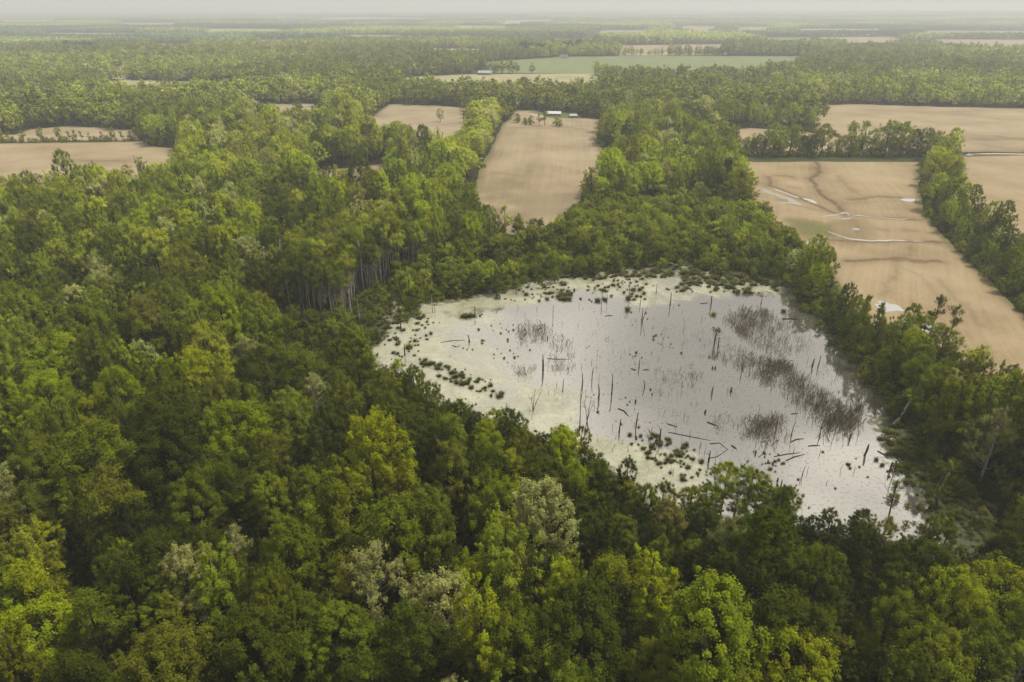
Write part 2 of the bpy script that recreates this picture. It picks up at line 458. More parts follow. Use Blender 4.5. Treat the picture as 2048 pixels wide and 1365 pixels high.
# ------------------------------------------------------------------ layout: outlines on the ground, found from the photograph's pixels
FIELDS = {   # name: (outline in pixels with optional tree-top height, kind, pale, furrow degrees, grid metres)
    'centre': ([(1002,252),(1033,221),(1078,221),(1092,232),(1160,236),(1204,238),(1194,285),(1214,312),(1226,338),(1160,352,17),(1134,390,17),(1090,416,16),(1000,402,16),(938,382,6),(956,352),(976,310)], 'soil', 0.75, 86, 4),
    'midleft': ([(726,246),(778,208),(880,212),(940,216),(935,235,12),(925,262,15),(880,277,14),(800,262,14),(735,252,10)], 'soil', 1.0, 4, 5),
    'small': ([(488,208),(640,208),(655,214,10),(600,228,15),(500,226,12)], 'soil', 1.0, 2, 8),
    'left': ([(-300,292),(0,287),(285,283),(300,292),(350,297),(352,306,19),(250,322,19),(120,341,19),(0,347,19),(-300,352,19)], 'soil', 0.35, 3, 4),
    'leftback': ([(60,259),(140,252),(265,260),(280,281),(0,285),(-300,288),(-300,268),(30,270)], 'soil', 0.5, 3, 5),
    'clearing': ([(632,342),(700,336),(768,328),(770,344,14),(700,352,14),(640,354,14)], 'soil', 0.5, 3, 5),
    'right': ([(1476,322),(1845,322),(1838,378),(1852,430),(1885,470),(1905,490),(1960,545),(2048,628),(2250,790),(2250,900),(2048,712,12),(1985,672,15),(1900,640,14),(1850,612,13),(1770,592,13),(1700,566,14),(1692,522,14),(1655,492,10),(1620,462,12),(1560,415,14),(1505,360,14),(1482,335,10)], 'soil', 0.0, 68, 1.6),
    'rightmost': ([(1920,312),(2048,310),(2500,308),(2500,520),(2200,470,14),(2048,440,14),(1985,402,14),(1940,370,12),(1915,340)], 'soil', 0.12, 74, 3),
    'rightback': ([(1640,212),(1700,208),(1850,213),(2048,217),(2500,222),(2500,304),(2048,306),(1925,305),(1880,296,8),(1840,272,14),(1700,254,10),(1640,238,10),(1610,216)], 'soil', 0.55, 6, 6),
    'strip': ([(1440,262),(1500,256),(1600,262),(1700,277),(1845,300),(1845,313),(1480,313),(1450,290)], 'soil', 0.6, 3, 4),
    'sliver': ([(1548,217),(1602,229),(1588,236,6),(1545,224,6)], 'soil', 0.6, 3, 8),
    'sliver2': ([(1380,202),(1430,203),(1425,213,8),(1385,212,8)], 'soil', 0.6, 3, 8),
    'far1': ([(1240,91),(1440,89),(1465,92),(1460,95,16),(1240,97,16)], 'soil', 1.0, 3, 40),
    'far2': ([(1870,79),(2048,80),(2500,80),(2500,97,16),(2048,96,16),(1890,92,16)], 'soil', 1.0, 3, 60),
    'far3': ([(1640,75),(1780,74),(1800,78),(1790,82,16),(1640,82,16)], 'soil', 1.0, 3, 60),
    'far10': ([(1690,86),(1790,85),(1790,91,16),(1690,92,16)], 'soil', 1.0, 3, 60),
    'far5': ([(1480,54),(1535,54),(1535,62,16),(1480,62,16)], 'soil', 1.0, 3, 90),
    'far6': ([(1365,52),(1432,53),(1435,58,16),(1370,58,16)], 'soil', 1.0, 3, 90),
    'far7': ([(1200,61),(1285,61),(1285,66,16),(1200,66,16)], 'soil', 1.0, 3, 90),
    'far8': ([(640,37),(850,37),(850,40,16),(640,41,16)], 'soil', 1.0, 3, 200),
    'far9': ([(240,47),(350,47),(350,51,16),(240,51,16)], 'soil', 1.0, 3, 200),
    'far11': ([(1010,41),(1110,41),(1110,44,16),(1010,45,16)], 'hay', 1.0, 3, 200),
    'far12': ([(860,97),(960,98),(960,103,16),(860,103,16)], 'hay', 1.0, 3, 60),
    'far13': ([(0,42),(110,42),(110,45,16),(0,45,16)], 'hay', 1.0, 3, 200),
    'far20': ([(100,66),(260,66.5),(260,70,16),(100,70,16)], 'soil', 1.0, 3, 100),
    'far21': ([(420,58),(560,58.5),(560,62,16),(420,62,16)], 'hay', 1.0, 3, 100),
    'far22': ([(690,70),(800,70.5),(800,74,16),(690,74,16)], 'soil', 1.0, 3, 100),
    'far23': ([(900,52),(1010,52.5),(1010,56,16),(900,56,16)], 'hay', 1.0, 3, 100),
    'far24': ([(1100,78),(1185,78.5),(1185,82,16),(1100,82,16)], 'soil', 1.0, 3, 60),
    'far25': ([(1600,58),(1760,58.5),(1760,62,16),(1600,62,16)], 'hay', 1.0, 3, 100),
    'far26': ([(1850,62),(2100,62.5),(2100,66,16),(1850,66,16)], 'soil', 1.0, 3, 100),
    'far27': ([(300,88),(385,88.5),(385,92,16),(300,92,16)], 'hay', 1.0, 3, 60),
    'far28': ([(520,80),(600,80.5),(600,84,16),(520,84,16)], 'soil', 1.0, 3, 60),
    'wheat': ([(975,124),(1130,114),(1300,112),(1605,113),(1602,127,12),(1500,141,15),(1250,145,13),(1190,149),(975,146),(930,138)], 'wheat', 0, 0, 30),
    'far4': ([(1530,76),(1620,75),(1630,84,16),(1535,85,16)], 'wheat', 0, 0, 60),
    'meadow': ([(780,157),(930,149),(1060,148),(1185,148),(1215,166),(1190,173,12),(1080,171,14),(1000,169,14),(830,167,14)], 'hay', 0, 0, 20),
    'meadowleft': ([(175,167),(250,160),(415,165),(415,172,8),(330,182,12),(230,180,10)], 'hay', 0, 0, 20),
    'meadowgap': ([(222,158),(238,132),(325,128),(345,135),(262,143),(252,160)], 'hay', 0, 0, 20),
    'lawn': ([(1080,226),(1150,225),(1168,237),(1095,236)], 'grass', 0, 0, 6),
}
FP = {k: P2(v[0]) for k, v in FIELDS.items()}
POND_PX = [(705,690),(690,655),(720,615),(790,598),(850,608),(930,597),(990,575),(1050,553),(1140,538),(1240,523),(1290,513),(1400,520),(1490,530),(1560,548),(1592,585),(1622,620),(1667,665),(1702,710),(1747,760),(1792,815),(1832,870),(1862,920),(1902,960),(1942,1010),(1977,1070),(1992,1115),
           (1930,1075,10),(1850,1030,12),(1750,1000,12),(1650,972,12),(1500,980,12),(1400,985,10),(1330,955,11),(1270,905,12),(1215,862,12),(1130,825,12),(1050,808,12),(950,775,11),(850,740,10),(780,715,9)]
POND = P2(POND_PX)
BANK = P2([(1868,915),(1905,925),(1955,985),(2008,1060),(2030,1125),(1985,1135),(1975,1070),(1940,1012),(1900,962)])
SWAMP = P2([(800,612),(860,606),(960,592),(1050,556),(1240,524),(1400,520),(1560,545),(1600,520),(1560,450),(1480,425),(1380,410),(1250,415),(1130,445),(1080,475),(960,505),(850,525),(790,560)])
SHORE = P2([(690,700),(670,650),(700,610),(760,580),(820,560),(900,560),(1000,530),(1100,500),(1300,490),(1500,500),(1560,520),(1600,580),(1560,548),(1400,522),(1290,515),(1240,525),(1050,555),(990,577),(930,599),(850,610),(790,600),(720,617)])
TRUNKS = P2([(585,650),(690,650),(730,600),(800,565),(850,548),(860,520),(760,510),(640,535),(585,570)])
ROWGRASS = P2([(1474,312),(1850,312),(1850,324),(1476,324)])
GAP = P2([(1900,300),(1930,318),(2500,312),(2500,298)])
GLINTS = []
for gx_, gy_, wx_, wy_ in [(1405, 459, 7, 9), (1380, 456, 4, 7), (1488, 462, 3, 11), (1275, 522, 4, 9)]:
    c_ = at(gx_, gy_); u_ = c_ / np.hypot(*c_); n_ = np.array([u_[1], -u_[0]])
    GLINTS.append(np.array([c_ + (n_ * math.cos(a) * wx_ + u_ * (math.sin(a) * wy_ - wy_ * .45)) * (0.45 + 1.1 * float(vnoise(gx_ + math.cos(a) * 1.5, gy_ + math.sin(a) * 1.5, .8))) for a in np.linspace(0, 6.28, 22)[:-1]]))
NO_TREE = [FP[k] for k in FP] + [POND, BANK, ROWGRASS, GAP] + GLINTS
LOWFRONT = P2([(520,640),(740,640),(740,760),(700,840),(600,820)])

# ------------------------------------------------------------------ ground and field sheets
def sheet(name, poly, z, mat, grid=None, kind='structure'):
    """a flat sheet with the given outline, filled with points every `grid` metres so that it can carry attributes"""
    poly = np.asarray(poly, float)
    c = poly.mean(0)
    pts = [Vector(p - c) for p in poly]
    n = len(pts)
    if grid:
        # finer outline, slightly wavering
        dense = []
        for i in range(n):
            a, b = poly[i], poly[(i + 1) % n]
            k = max(1, int(np.hypot(*(b - a)) / (grid * 3)))
            for j in range(k):
                p = a + (b - a) * j / k
                w = grid * 0.8 if j else 0
                dense.append(p + (np.array([fnoise(p[0] + 5, p[1], grid * 9), fnoise(p[0], p[1] + 55, grid * 9)]) - 0.5) * 2 * w)
        poly = np.array(dense); n = len(poly)
        x0, y0 = poly.min(0); x1, y1 = poly.max(0)
        gx, gy = np.meshgrid(np.arange(x0, x1, grid), np.arange(y0, y1, grid))
        g = np.stack([gx.ravel(), gy.ravel()], 1)
        g = g + RNG.uniform(-.2, .2, g.shape) * grid
        d, _ = seg_dist(g, poly, True)
        g = g[inside(g, poly) & (d > grid * 0.4)]
        pts = [Vector(p - c) for p in np.concatenate([poly, g])]
    edges = [(i, (i + 1) % n) for i in range(n)]
    vs, es, fs, *_ = delaunay_2d_cdt(pts, edges, [], 1, 1e-4)
    co = np.array([(v.x, v.y, 0.0) for v in vs])
    me = np_mesh(name, co, np.array([f if True else f for f in fs]), [mat])
    # faces up
    if me.polygons and me.polygons[0].normal.z < 0: me.flip_normals()
    o = link(bpy.data.objects.new(name, me))
    o.location = (c[0], c[1], z)
    tag(o, kind=kind)
    return o, co[:, :2] + c

def sheet_fix(o):
    me = o.data
    bm = bmesh.new(); bm.from_mesh(me)
    for f in bm.faces:
        f.normal_update()
        if f.normal.z < 0: f.normal_flip()
    bm.to_mesh(me); bm.free()

# ground: one sheet out to the horizon, low ridges far off
def ground_h(x, y):
    r = np.hypot(x, y)
    a = sstep(5000, 9000, r)
    return a * (14 + 60 * fnoise(x + 3000, y, 5200) * sstep(-0.4, 0.5, x / np.maximum(r, 1) + 0.15)) - a * 12
GR = 19500.0
rs = np.concatenate([[0.0], np.geomspace(60, GR, 70)])
na = 120
v = [(0, 0, 0)]
for r in rs[1:]:
    for k in range(na):
        a = 2 * math.pi * k / na
        v.append((r * math.cos(a), r * math.sin(a), 0))
v = np.array(v)
v[:, 2] = ground_h(v[:, 0], v[:, 1])
tri = np.array([(0, 1 + k, 1 + (k + 1) % na) for k in range(na)])
quad = np.array([(1 + (i - 1) * na + k, 1 + i * na + k, 1 + i * na + (k + 1) % na, 1 + (i - 1) * na + (k + 1) % na) for i in range(1, len(rs) - 1) for k in range(na)])
g = link(bpy.data.objects.new('ground', np_mesh('ground', v, [tri, quad], [M['forest_floor']], smooth=True)))
tag(g, kind='structure')

# ploughed soil, wheat and meadows
RP = lambda pts: P2(pts)
DRAINS = [  # dark wet lines on the right-hand field: pixels, half width m, strength
    ([(1632,322),(1640,345),(1622,358),(1640,385),(1668,408),(1686,424)], 1.6, 1.0),
    ([(1536,354),(1542,372),(1575,385),(1610,400),(1632,412),(1660,424),(1690,430)], 1.5, 0.9),
    ([(1690,428),(1760,436),(1850,440)], 1.3, 0.8),
    ([(1560,400),(1620,418),(1690,430)], 1.0, 0.5),
    ([(1620,478),(1690,484),(1760,484),(1840,483),(1905,488)], 1.2, 0.9),
    ([(1690,524),(1760,519),(1800,516),(1830,521),(1880,524)], 1.3, 0.95),
    ([(1790,520),(1812,517),(1830,523),(1850,524)], 2.6, 0.75),
    ([(1700,400),(1760,394),(1800,396)], 2.5, 0.7),
    ([(1556,352),(1572,352),(1585,356)], 2.0, 0.75),
    ([(1680,352),(1690,372),(1720,390),(1760,394)], 0.7, 0.5),
    ([(1686,424),(1700,440),(1716,455),(1720,470)], 2.6, 0.6),
    ([(1740,455),(1765,460)], 3.5, 0.4), ([(1810,460),(1830,462)], 3.5, 0.45),
    ([(1760,590),(1790,540),(1835,490)], 0.4, 0.45), ([(1880,560),(1930,610),(1960,650)], 0.5, 0.45), ([(1790,525),(1850,560),(1900,620)], 0.4, 0.35),
    ([(1580,375),(1600,378)], 1.5, 0.4), ([(1680,408),(1760,404),(1830,402)], 1.0, 0.3),
]
DR_BACK = [([(1900,275),(1960,280),(2048,278)], 1.6, 0.6), ([(1925,305),(2048,305),(2300,306)], 2.2, 0.95), ([(1760,222),(1850,226),(1960,222)], 2.5, 0.35), ([(1990,272),(2030,278)], 2.5, 0.5), ([(1780,280),(1840,298)], 1.0, 0.4)]
DR_LEFT = [([(158,322),(205,323),(240,322)], 2.5, 0.7), ([(0,330),(60,318),(140,310)], 2, 0.25)]
DR_CENTRE = [([(1120,292),(1200,293)], 2, 0.3), ([(985,345),(1040,352),(1100,350)], 4, 0.3), ([(1020,262),(990,320)], 0.9, 0.25), ([(1080,262),(1050,400)], 0.7, 0.2), ([(1015,256),(1120,254),(1190,262)], 2, 0.35)]
for k, (px, kind, pale, deg, grid) in FIELDS.items():
    z = {'soil': 0.012, 'wheat': 0.014, 'hay': 0.016, 'grass': 0.024}[kind]
    nm = {'soil': 'ploughed_field', 'wheat': 'wheat_field', 'hay': 'meadow', 'grass': 'lawn'}[kind]
    r_mean = np.hypot(*FP[k].mean(0))
    if r_mean > 4800: z += float(ground_h(*FP[k].mean(0))) + 4.0
    o, P = sheet(nm, FP[k], z, M[kind], grid)
    sheet_fix(o)
    if kind == 'soil':
        me = o.data
        a = R_(deg)
        fur = np.zeros((len(P), 3))
        bend = 6 * np.sin(P[:, 1] / 45.0) if k in ('right', 'rightmost') else 0
        fur[:, 0] = -P[:, 0] * math.sin(a) + P[:, 1] * math.cos(a) + bend
        fur[:, 1] = P[:, 0] * math.cos(a) + P[:, 1] * math.sin(a)
        set_attr(me, 'furrow', fur, 'FLOAT_VECTOR')
        st = np.zeros(len(P))
        wob = np.stack([fnoise(P[:, 0], P[:, 1], 9), fnoise(P[:, 0] + 40, P[:, 1] + 9, 9)], 1) * 5 - 2.5
        for line, w, s in {'right': DRAINS, 'rightback': DR_BACK, 'left': DR_LEFT, 'centre': DR_CENTRE}.get(k, []):
            d, _ = seg_dist(P + wob, RP(line))
            w = max(w, grid * 0.7)
            st = np.maximum(st, s * (1 - sstep(w * 0.4, w * 1.8, d)))
            st = np.maximum(st, 0.35 * s * (1 - sstep(w, w * 7, d)))
        d, _ = seg_dist(P, FP[k], True)
        st = np.maximum(st, 0.45 * (1 - sstep(0, 7 if r_mean < 1200 else 20, d)))
        if k == 'centre':
            qx, qy, _ = proj(np.c_[P, np.zeros(len(P))])
            st = np.maximum(st, 0.42 * sstep(340, 385, qy) * sstep(0.35, 0.6, fnoise(P[:, 0], P[:, 1], 22)))
        gr = np.zeros(len(P))
        if k == 'right':
            qx, qy, _ = proj(np.c_[P, np.zeros(len(P))])
            e = ((qx - 1618) / 52) ** 2 + ((qy - 455 - (qx - 1612) * 0.22) / 19) ** 2
            gr = np.maximum(gr, 0.85 * (1 - sstep(0.1, 1.5, e + (fnoise(P[:, 0], P[:, 1], 8) - 0.5))))
            e = ((qx - 1700) / 55) ** 2 + ((qy - 462) / 30) ** 2
            st = np.maximum(st, 0.45 * (1 - sstep(0.4, 1.4, e)))
        d2 = d if r_mean < 700 else d * 0 + 99
        gr = np.maximum(gr, 0.7 * (1 - sstep(0.5, 4.5, d2 + 3 * (fnoise(P[:, 0], P[:, 1], 10) - 0.5))))
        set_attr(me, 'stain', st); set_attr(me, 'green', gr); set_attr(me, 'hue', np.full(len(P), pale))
rg, _ = sheet('grass_strip', ROWGRASS, 0.03, M['dark_grass'], 3); sheet_fix(rg)
bk, _ = sheet('grass_bank', BANK, 0.03, M['mossy'], 2); sheet_fix(bk)
sh, _ = sheet('marsh', SHORE, 0.006, M['mossy'], 4); sheet_fix(sh)
def ribbon(name, px, w, z, mat, wob=0.0):
    """a strip of water or track along a line, with an uneven width"""
    L = P2(px)
    pts = []
    for i in range(len(L) - 1):
        k = max(2, int(np.hypot(*(L[i + 1] - L[i])) / 2.0))
        for j in range(k): pts.append(L[i] + (L[i + 1] - L[i]) * j / k)
    pts.append(L[-1]); pts = np.array(pts)
    d = np.gradient(pts, axis=0); d /= np.hypot(*d.T)[:, None] + 1e-9
    nrm = np.stack([-d[:, 1], d[:, 0]], 1)
    if wob: pts = pts + nrm * ((fnoise(pts[:, 0] * 1.3, pts[:, 1] * 1.3, 7) - 0.5) * wob)[:, None]
    ww = w * np.clip(0.25 + 1.6 * (vnoise(pts[:, 0] + 7, pts[:, 1], 5.0)), 0.2, 1.7) if wob else np.full(len(pts), w)
    t = np.linspace(0, 1, len(pts)); ww = ww * np.clip(np.minimum(t, 1 - t) * 8, 0.12, 1)
    A, B = pts + nrm * ww[:, None] / 2, pts - nrm * ww[:, None] / 2
    c = pts.mean(0)
    v = np.zeros((2 * len(pts), 3)); v[0::2, :2] = A - c; v[1::2, :2] = B - c
    f = np.array([(2 * i, 2 * i + 1, 2 * i + 3, 2 * i + 2) for i in range(len(pts) - 1)])
    o = link(bpy.data.objects.new(name, np_mesh(name, v, f, [mat])))
    sheet_fix(o)
    o.location = (c[0], c[1], z)
    return tag(o, kind='structure')
def blob(name, px, py, wx, wy, z, mat, seed, h=0):
    """an irregular pool around a pixel; wx, wy in metres"""
    c = at(px, py, h)
    n = 40
    a = np.linspace(0, 2 * math.pi, n, endpoint=False)
    rr = 0.55 + 0.9 * vnoise(np.cos(a) * 1.6 + seed * 3.1, np.sin(a) * 1.6 + seed * 1.7, 0.8)
    v = np.zeros((n + 1, 3)); v[:n, 0] = np.cos(a) * rr * wx / 2; v[:n, 1] = np.sin(a) * rr * wy / 2
    f = np.array([(i, (i + 1) % n, n) for i in range(n)])
    o = link(bpy.data.objects.new(name, np_mesh(name, v, f, [mat])))
    o.location = (c[0], c[1], z)
    return tag(o, kind='structure')
ribbon('puddle', [(1518,374),(1545,388),(1580,400),(1600,408)], 3.41, 0.036, M['puddle_dull'], 5)
ribbon('puddle', [(1545,377),(1575,387),(1600,397)], 1.24, 0.037, M['puddle'], 3)
ribbon('puddle', [(1606,397),(1620,401),(1634,408)], 2.48, 0.038, M['puddle'], 2)
ribbon('puddle', [(1555,406),(1580,406),(1605,411)], 1.24, 0.037, M['puddle'], 2)
ribbon('puddle', [(1700,430),(1750,435),(1800,439),(1822,438)], 0.99, 0.036, M['puddle'], 2)
ribbon('puddle', [(1610,431),(1640,433),(1672,430),(1690,425),(1700,432)], 1.36, 0.038, M['puddle_dull'], 4)
ribbon('puddle', [(1660,436),(1685,440),(1705,436)], 1.49, 0.039, M['puddle_dull'], 3)
ribbon('puddle', [(1655,462),(1680,472),(1700,480),(1735,481)], 0.99, 0.037, M['puddle_dull'], 4)
ribbon('puddle', [(1690,478),(1710,479),(1740,482),(1780,481),(1815,482)], 1.36, 0.039, M['puddle'], 3)
ribbon('puddle', [(1825,483),(1850,485)], 1.12, 0.036, M['puddle'], 2)
blob('puddle', 1634, 488, 9, 5, 0.040, M['puddle'], 3)
blob('puddle', 1712, 459, 4, 4, 0.040, M['puddle_dull'], 8)
ribbon('puddle', [(1800,400),(1818,401),(1840,400)], 4.6, 0.040, M['puddle'], 1)
blob('puddle', 1775, 613, 9, 10, 0.040, M['puddle'], 5)
blob('puddle', 1826, 650, 9, 9, 0.040, M['puddle'], 7)
blob('puddle', 1860, 655, 6, 6, 0.040, M['puddle'], 2)
blob('puddle', 2020, 800, 12, 9, 0.040, M['puddle'], 4)
for q_ in GLINTS: sheet_fix(sheet('swamp_water', q_, 0.03, M['puddle'], 2)[0])
ribbon('dirt_track', [(1928,309),(1990,308),(2060,309),(2300,310)], 4.0, 0.045, M['track'])
ribbon('dirt_track', [(1100,237),(1060,228),(1010,224)], 3.0, 0.045, M['track'])

# the pond
pond, P = sheet('pond', POND, 0.02, M['water'], 2.0)
sheet_fix(pond)
qx, qy, _ = proj(np.c_[P, np.zeros(len(P))])
wx = qx + (fnoise(P[:, 0], P[:, 1], 26) - 0.5) * 150; wy = qy + (fnoise(P[:, 0] + 77, P[:, 1], 26) - 0.5) * 70
film = 1 - sstep(880, 1150, wx + (wy - 650) * -0.25)
film = np.maximum(film, (1 - sstep(590, 618, wy)) * (1 - sstep(1545, 1600, qx)))
film = np.maximum(film, (1 - sstep(1130, 1215, wx)) * sstep(755, 790, wy) * 0.85)
film = np.maximum(film, sstep(872, 905, wy + (1300 - wx) * 0.25) * (1 - sstep(1395, 1450, wx)))
film = np.maximum(film, 0.22)
film = film * (0.44 + 0.44 * fnoise(P[:, 0] + 31, P[:, 1] + 8, 14))
set_attr(pond.data, 'film', film)
d, _ = seg_dist(P, POND, True)
mud = np.zeros(len(P))
mud = np.maximum(mud, 0.62 * sstep(1690, 1790, qx - (qy - 850) * 0.55 + (fnoise(P[:, 0], P[:, 1], 12) - .5) * 90) * sstep(760, 860, qy))
mud = np.maximum(mud, (1 - sstep(730, 810, wx)) * 0.75)
mud = np.maximum(mud, np.where((qx > 1560) & (qy < 870), 0.12, 0.55) * (1 - sstep(1, 8, d)))
mud = np.maximum(mud, 0.5 * (1 - sstep(548, 575, wy)))
set_attr(pond.data, 'mud', mud)
# ------------------------------------------------------------------ tree shapes
def unit(v): return v / (np.linalg.norm(v, axis=-1, keepdims=True) + 1e-9)
def leaves(rng, C, RC, n_per, size, stretch=1.0, up=0.35, heart=None, droop=0.0):
    """leaf blades on puffs of foliage: C centres (k,3), RC radii (k)"""
    k = len(C)
    n = k * n_per
    idx = np.repeat(np.arange(k), n_per)
    # every puff is an uneven spray that reaches up and outwards, dense at its heart and loose at its tip
    ax = rng.normal(size=(k, 3)) * 0.55 + np.array([0, 0, 0.75])
    if heart is not None: ax = ax + unit(C - heart) * 0.75
    ax = unit(ax)
    el = rng.uniform(0.15, 1.05, k) * (stretch if stretch > 1 else 1.0)
    d = unit(rng.normal(size=(n, 3)) + np.array([0, 0, up]))
    rad = RC[idx] * np.abs(rng.normal(size=n) * 0.30 + 0.55)
    off = d * rad[:, None] * 0.86
    al = (off * ax[idx]).sum(1)
    off = off + ax[idx] * (al * el[idx])[:, None]
    stray = rng.random(n) < 0.08
    off[stray] *= rng.uniform(1.0, 1.9, stray.sum())[:, None]
    pos = C[idx] + off
    nrm = d * 0.75 + rng.normal(size=(n, 3)) * 0.42 + np.array([0, 0, 0.25])
    if heart is not None: nrm = nrm + unit(pos - heart) * 0.95
    nrm = unit(nrm)
    t = unit(np.cross(nrm, rng.normal(size=(n, 3))))
    if droop: t = unit(t + np.array([0, 0, -droop]))
    b = np.cross(nrm, t)
    s = size * rng.uniform(0.6, 1.35, n)[:, None]
    v = np.empty((n, 4, 3))
    v[:, 0] = pos - t * s * 0.62
    v[:, 1] = pos + b * s * 0.42 + nrm * s * 0.08
    v[:, 2] = pos + t * s * 0.62
    v[:, 3] = pos - b * s * 0.42 - nrm * s * 0.04
    f = np.arange(4 * n).reshape(n, 4)
    base = (0.8 + 0.4 * rng.random(k))[idx] * (0.78 + 0.44 * rng.random(n))
    col = np.stack([base * (0.93 + 0.14 * rng.random(k))[idx], base, base * rng.uniform(0.8, 1.2, n), np.ones(n)], 1)
    return v.reshape(-1, 3), f, np.repeat(col, 4, 0)
def profile(kind, t):
    if kind == 'dome':
        return np.where(t > 0.32, np.sqrt(np.clip(1 - ((t - 0.32) / 0.70) ** 2, 0, 1)), 0.55 + 0.45 * np.sqrt(t / 0.32))
    if kind == 'cone':
        return np.clip((1 - t) ** 0.75, 0, 1) * np.clip(0.55 + t * 2.2, 0, 1) + 0.06
    if kind == 'egg':
        return np.sin(np.pi * np.clip(t * 0.86 + 0.12, 0, 1)) ** 0.7
    return np.ones_like(t)
def grow(kind, seed, H, R, base, nc, rc, npl, size, low=False):
    """centres of the foliage puffs plus trunk and limbs; returns leaf arrays and an MB with the wood"""
    rng = np.random.default_rng(seed)
    if kind in ('dome', 'cone', 'egg'):
        t = rng.random(nc) ** (0.75 if kind == 'dome' else 1.0)
        a = rng.random(nc) * 2 * math.pi
        ph = rng.random(4) * 6.3
        lobes = 1 + 0.17 * np.sin(2 * a + ph[0]) + 0.13 * np.sin(3 * a + ph[1] + 3 * t) + 0.10 * np.sin(5 * a + ph[2] + 5 * t)
        rr = R * profile(kind, t) * lobes * (0.45 + 0.55 * rng.random(nc) ** 0.45)
        z = H * base + t * (H * (1 - base) - rc * 0.7)
        C = np.stack([rr * np.cos(a), rr * np.sin(a), z + (rng.random(nc) - 0.5) * rc], 1)
        RC = rc * rng.uniform(0.6, 1.35, nc) * (1 - 0.25 * t)
        stretch, up = 0.85, 0.45
    elif kind == 'plume':         # several upright sprays of different heights
        npl_ = 11
        ang = rng.random(npl_) * 6.283; rad = R * 0.85 * np.sqrt(rng.random(npl_)); rad[0] = 0
        top = H * (1 - 0.30 * (rad / R) ** 1.4 - 0.10 * rng.random(npl_))
        C = []; RC = []
        per = max(3, nc // npl_)
        for i in range(npl_):
            tt = np.linspace(0, 1, per) + rng.normal(size=per) * 0.03
            z = H * base * rng.uniform(.8, 1.25) + tt * (top[i] - H * base) - rc * 0.4
            spread = R * 0.26 * np.sin(np.pi * np.clip(0.25 + 0.72 * tt, 0, 1)) + 0.1
            aa = rng.random(per) * 6.283
            q = spread * np.sqrt(rng.random(per))
            lean = 0.72 + 0.28 * tt
            C.append(np.stack([math.cos(ang[i]) * rad[i] * lean + q * np.cos(aa), math.sin(ang[i]) * rad[i] * lean + q * np.sin(aa), z], 1))
            RC.append(rc * (1.15 - 0.72 * np.clip(tt, 0, 1)) * rng.uniform(.75, 1.2, per))
        C = np.concatenate(C); RC = np.concatenate(RC)
        stretch, up = 1.35, 0.5
    elif kind in ('airy', 'pole', 'bud'):
        nl = {'airy': 13, 'pole': 8, 'bud': 15}[kind]
        C = []; RC = []
        for i in range(nl):
            aa = rng.random() * 6.283; t = rng.random() ** 0.7
            q = R * (0.25 + 0.75 * rng.random()) * float(profile('dome', np.array([t]))[0])
            c0 = np.array([q * math.cos(aa), q * math.sin(aa), H * base + t * H * (1 - base) - rc])
            per = max(2, nc // nl)
            C.append(c0 + rng.normal(size=(per, 3)) * np.array([1, 1, 0.65]) * R * 0.17)
            RC.append(rc * rng.uniform(0.5, 1.2, per))
        C = np.concatenate(C); RC = np.concatenate(RC)
        stretch, up = 0.8, 0.5
    if size < 0.6:
        npl = int(npl * 3.0); size = size * 0.53
    if size < 0.6:        # more and smaller sprays between the large ones
        j = rng.integers(0, len(C), len(C) // 2)
        C = np.concatenate([C, C[j] + rng.normal(size=(len(j), 3)) * RC[j][:, None] * np.array([.9, .9, .7])]); RC = np.concatenate([RC, RC[j] * rng.uniform(.35, .7, len(j))]); npl = int(npl * .72)
    L = leaves(rng, C, RC, npl, size, stretch, up, np.array([0, 0, H * (base * .55 + .45)]) * (1, 1, .8), droop=0.25 if kind == 'pole' else 0.0)
    w = MB()
    if not low:
        r0 = 0.011 * H + 0.10 if kind != 'pole' else 0.135
        bend = rng.normal(size=2) * H * 0.02
        zs = [0, 0.25, 0.5, 0.75, 0.93]
        tp = [(bend[0] * math.sin(s * 2.6), bend[1] * math.sin(s * 2.2), H * s * 0.97) for s in zs]
        w.tube(tp, [r0 * 1.25, r0, r0 * .75, r0 * .45, r0 * .12], 7)
        # limbs to the outer puffs
        order = rng.permutation(nc if nc < len(C) else len(C))[:{'dome': 16, 'cone': 10, 'egg': 12, 'plume': 14, 'airy': 34, 'pole': 16, 'bud': 44}[kind]]
        for j in order:
            e = C[j]
            zr = max(H * base * 0.75, e[2] - np.hypot(e[0], e[1]) * (0.75 if kind != 'plume' else 1.8) - 0.5)
            s = min(zr / H, 0.9)
            b = Vector((bend[0] * math.sin(s * 2.6), bend[1] * math.sin(s * 2.2), s * H * 0.97))
            e = Vector(e)
            mid = b.lerp(e, 0.55) + Vector((0, 0, -0.10 * (e - b).length if kind != 'plume' else 0.0)) + Vector(rng.normal(size=3)) * 0.12
            lr = r0 * 0.34 * (1.05 - s)
            w.tube([b, mid, e], [lr + 0.03, lr * .6 + 0.02, 0.02], 4, tip=False)
    return L, w
def leaf_mesh(name, L):
    me = np_mesh(name, L[0], L[1], [M['leaf']])
    set_attr(me, 'lc', L[2], 'FLOAT_COLOR')
    return me

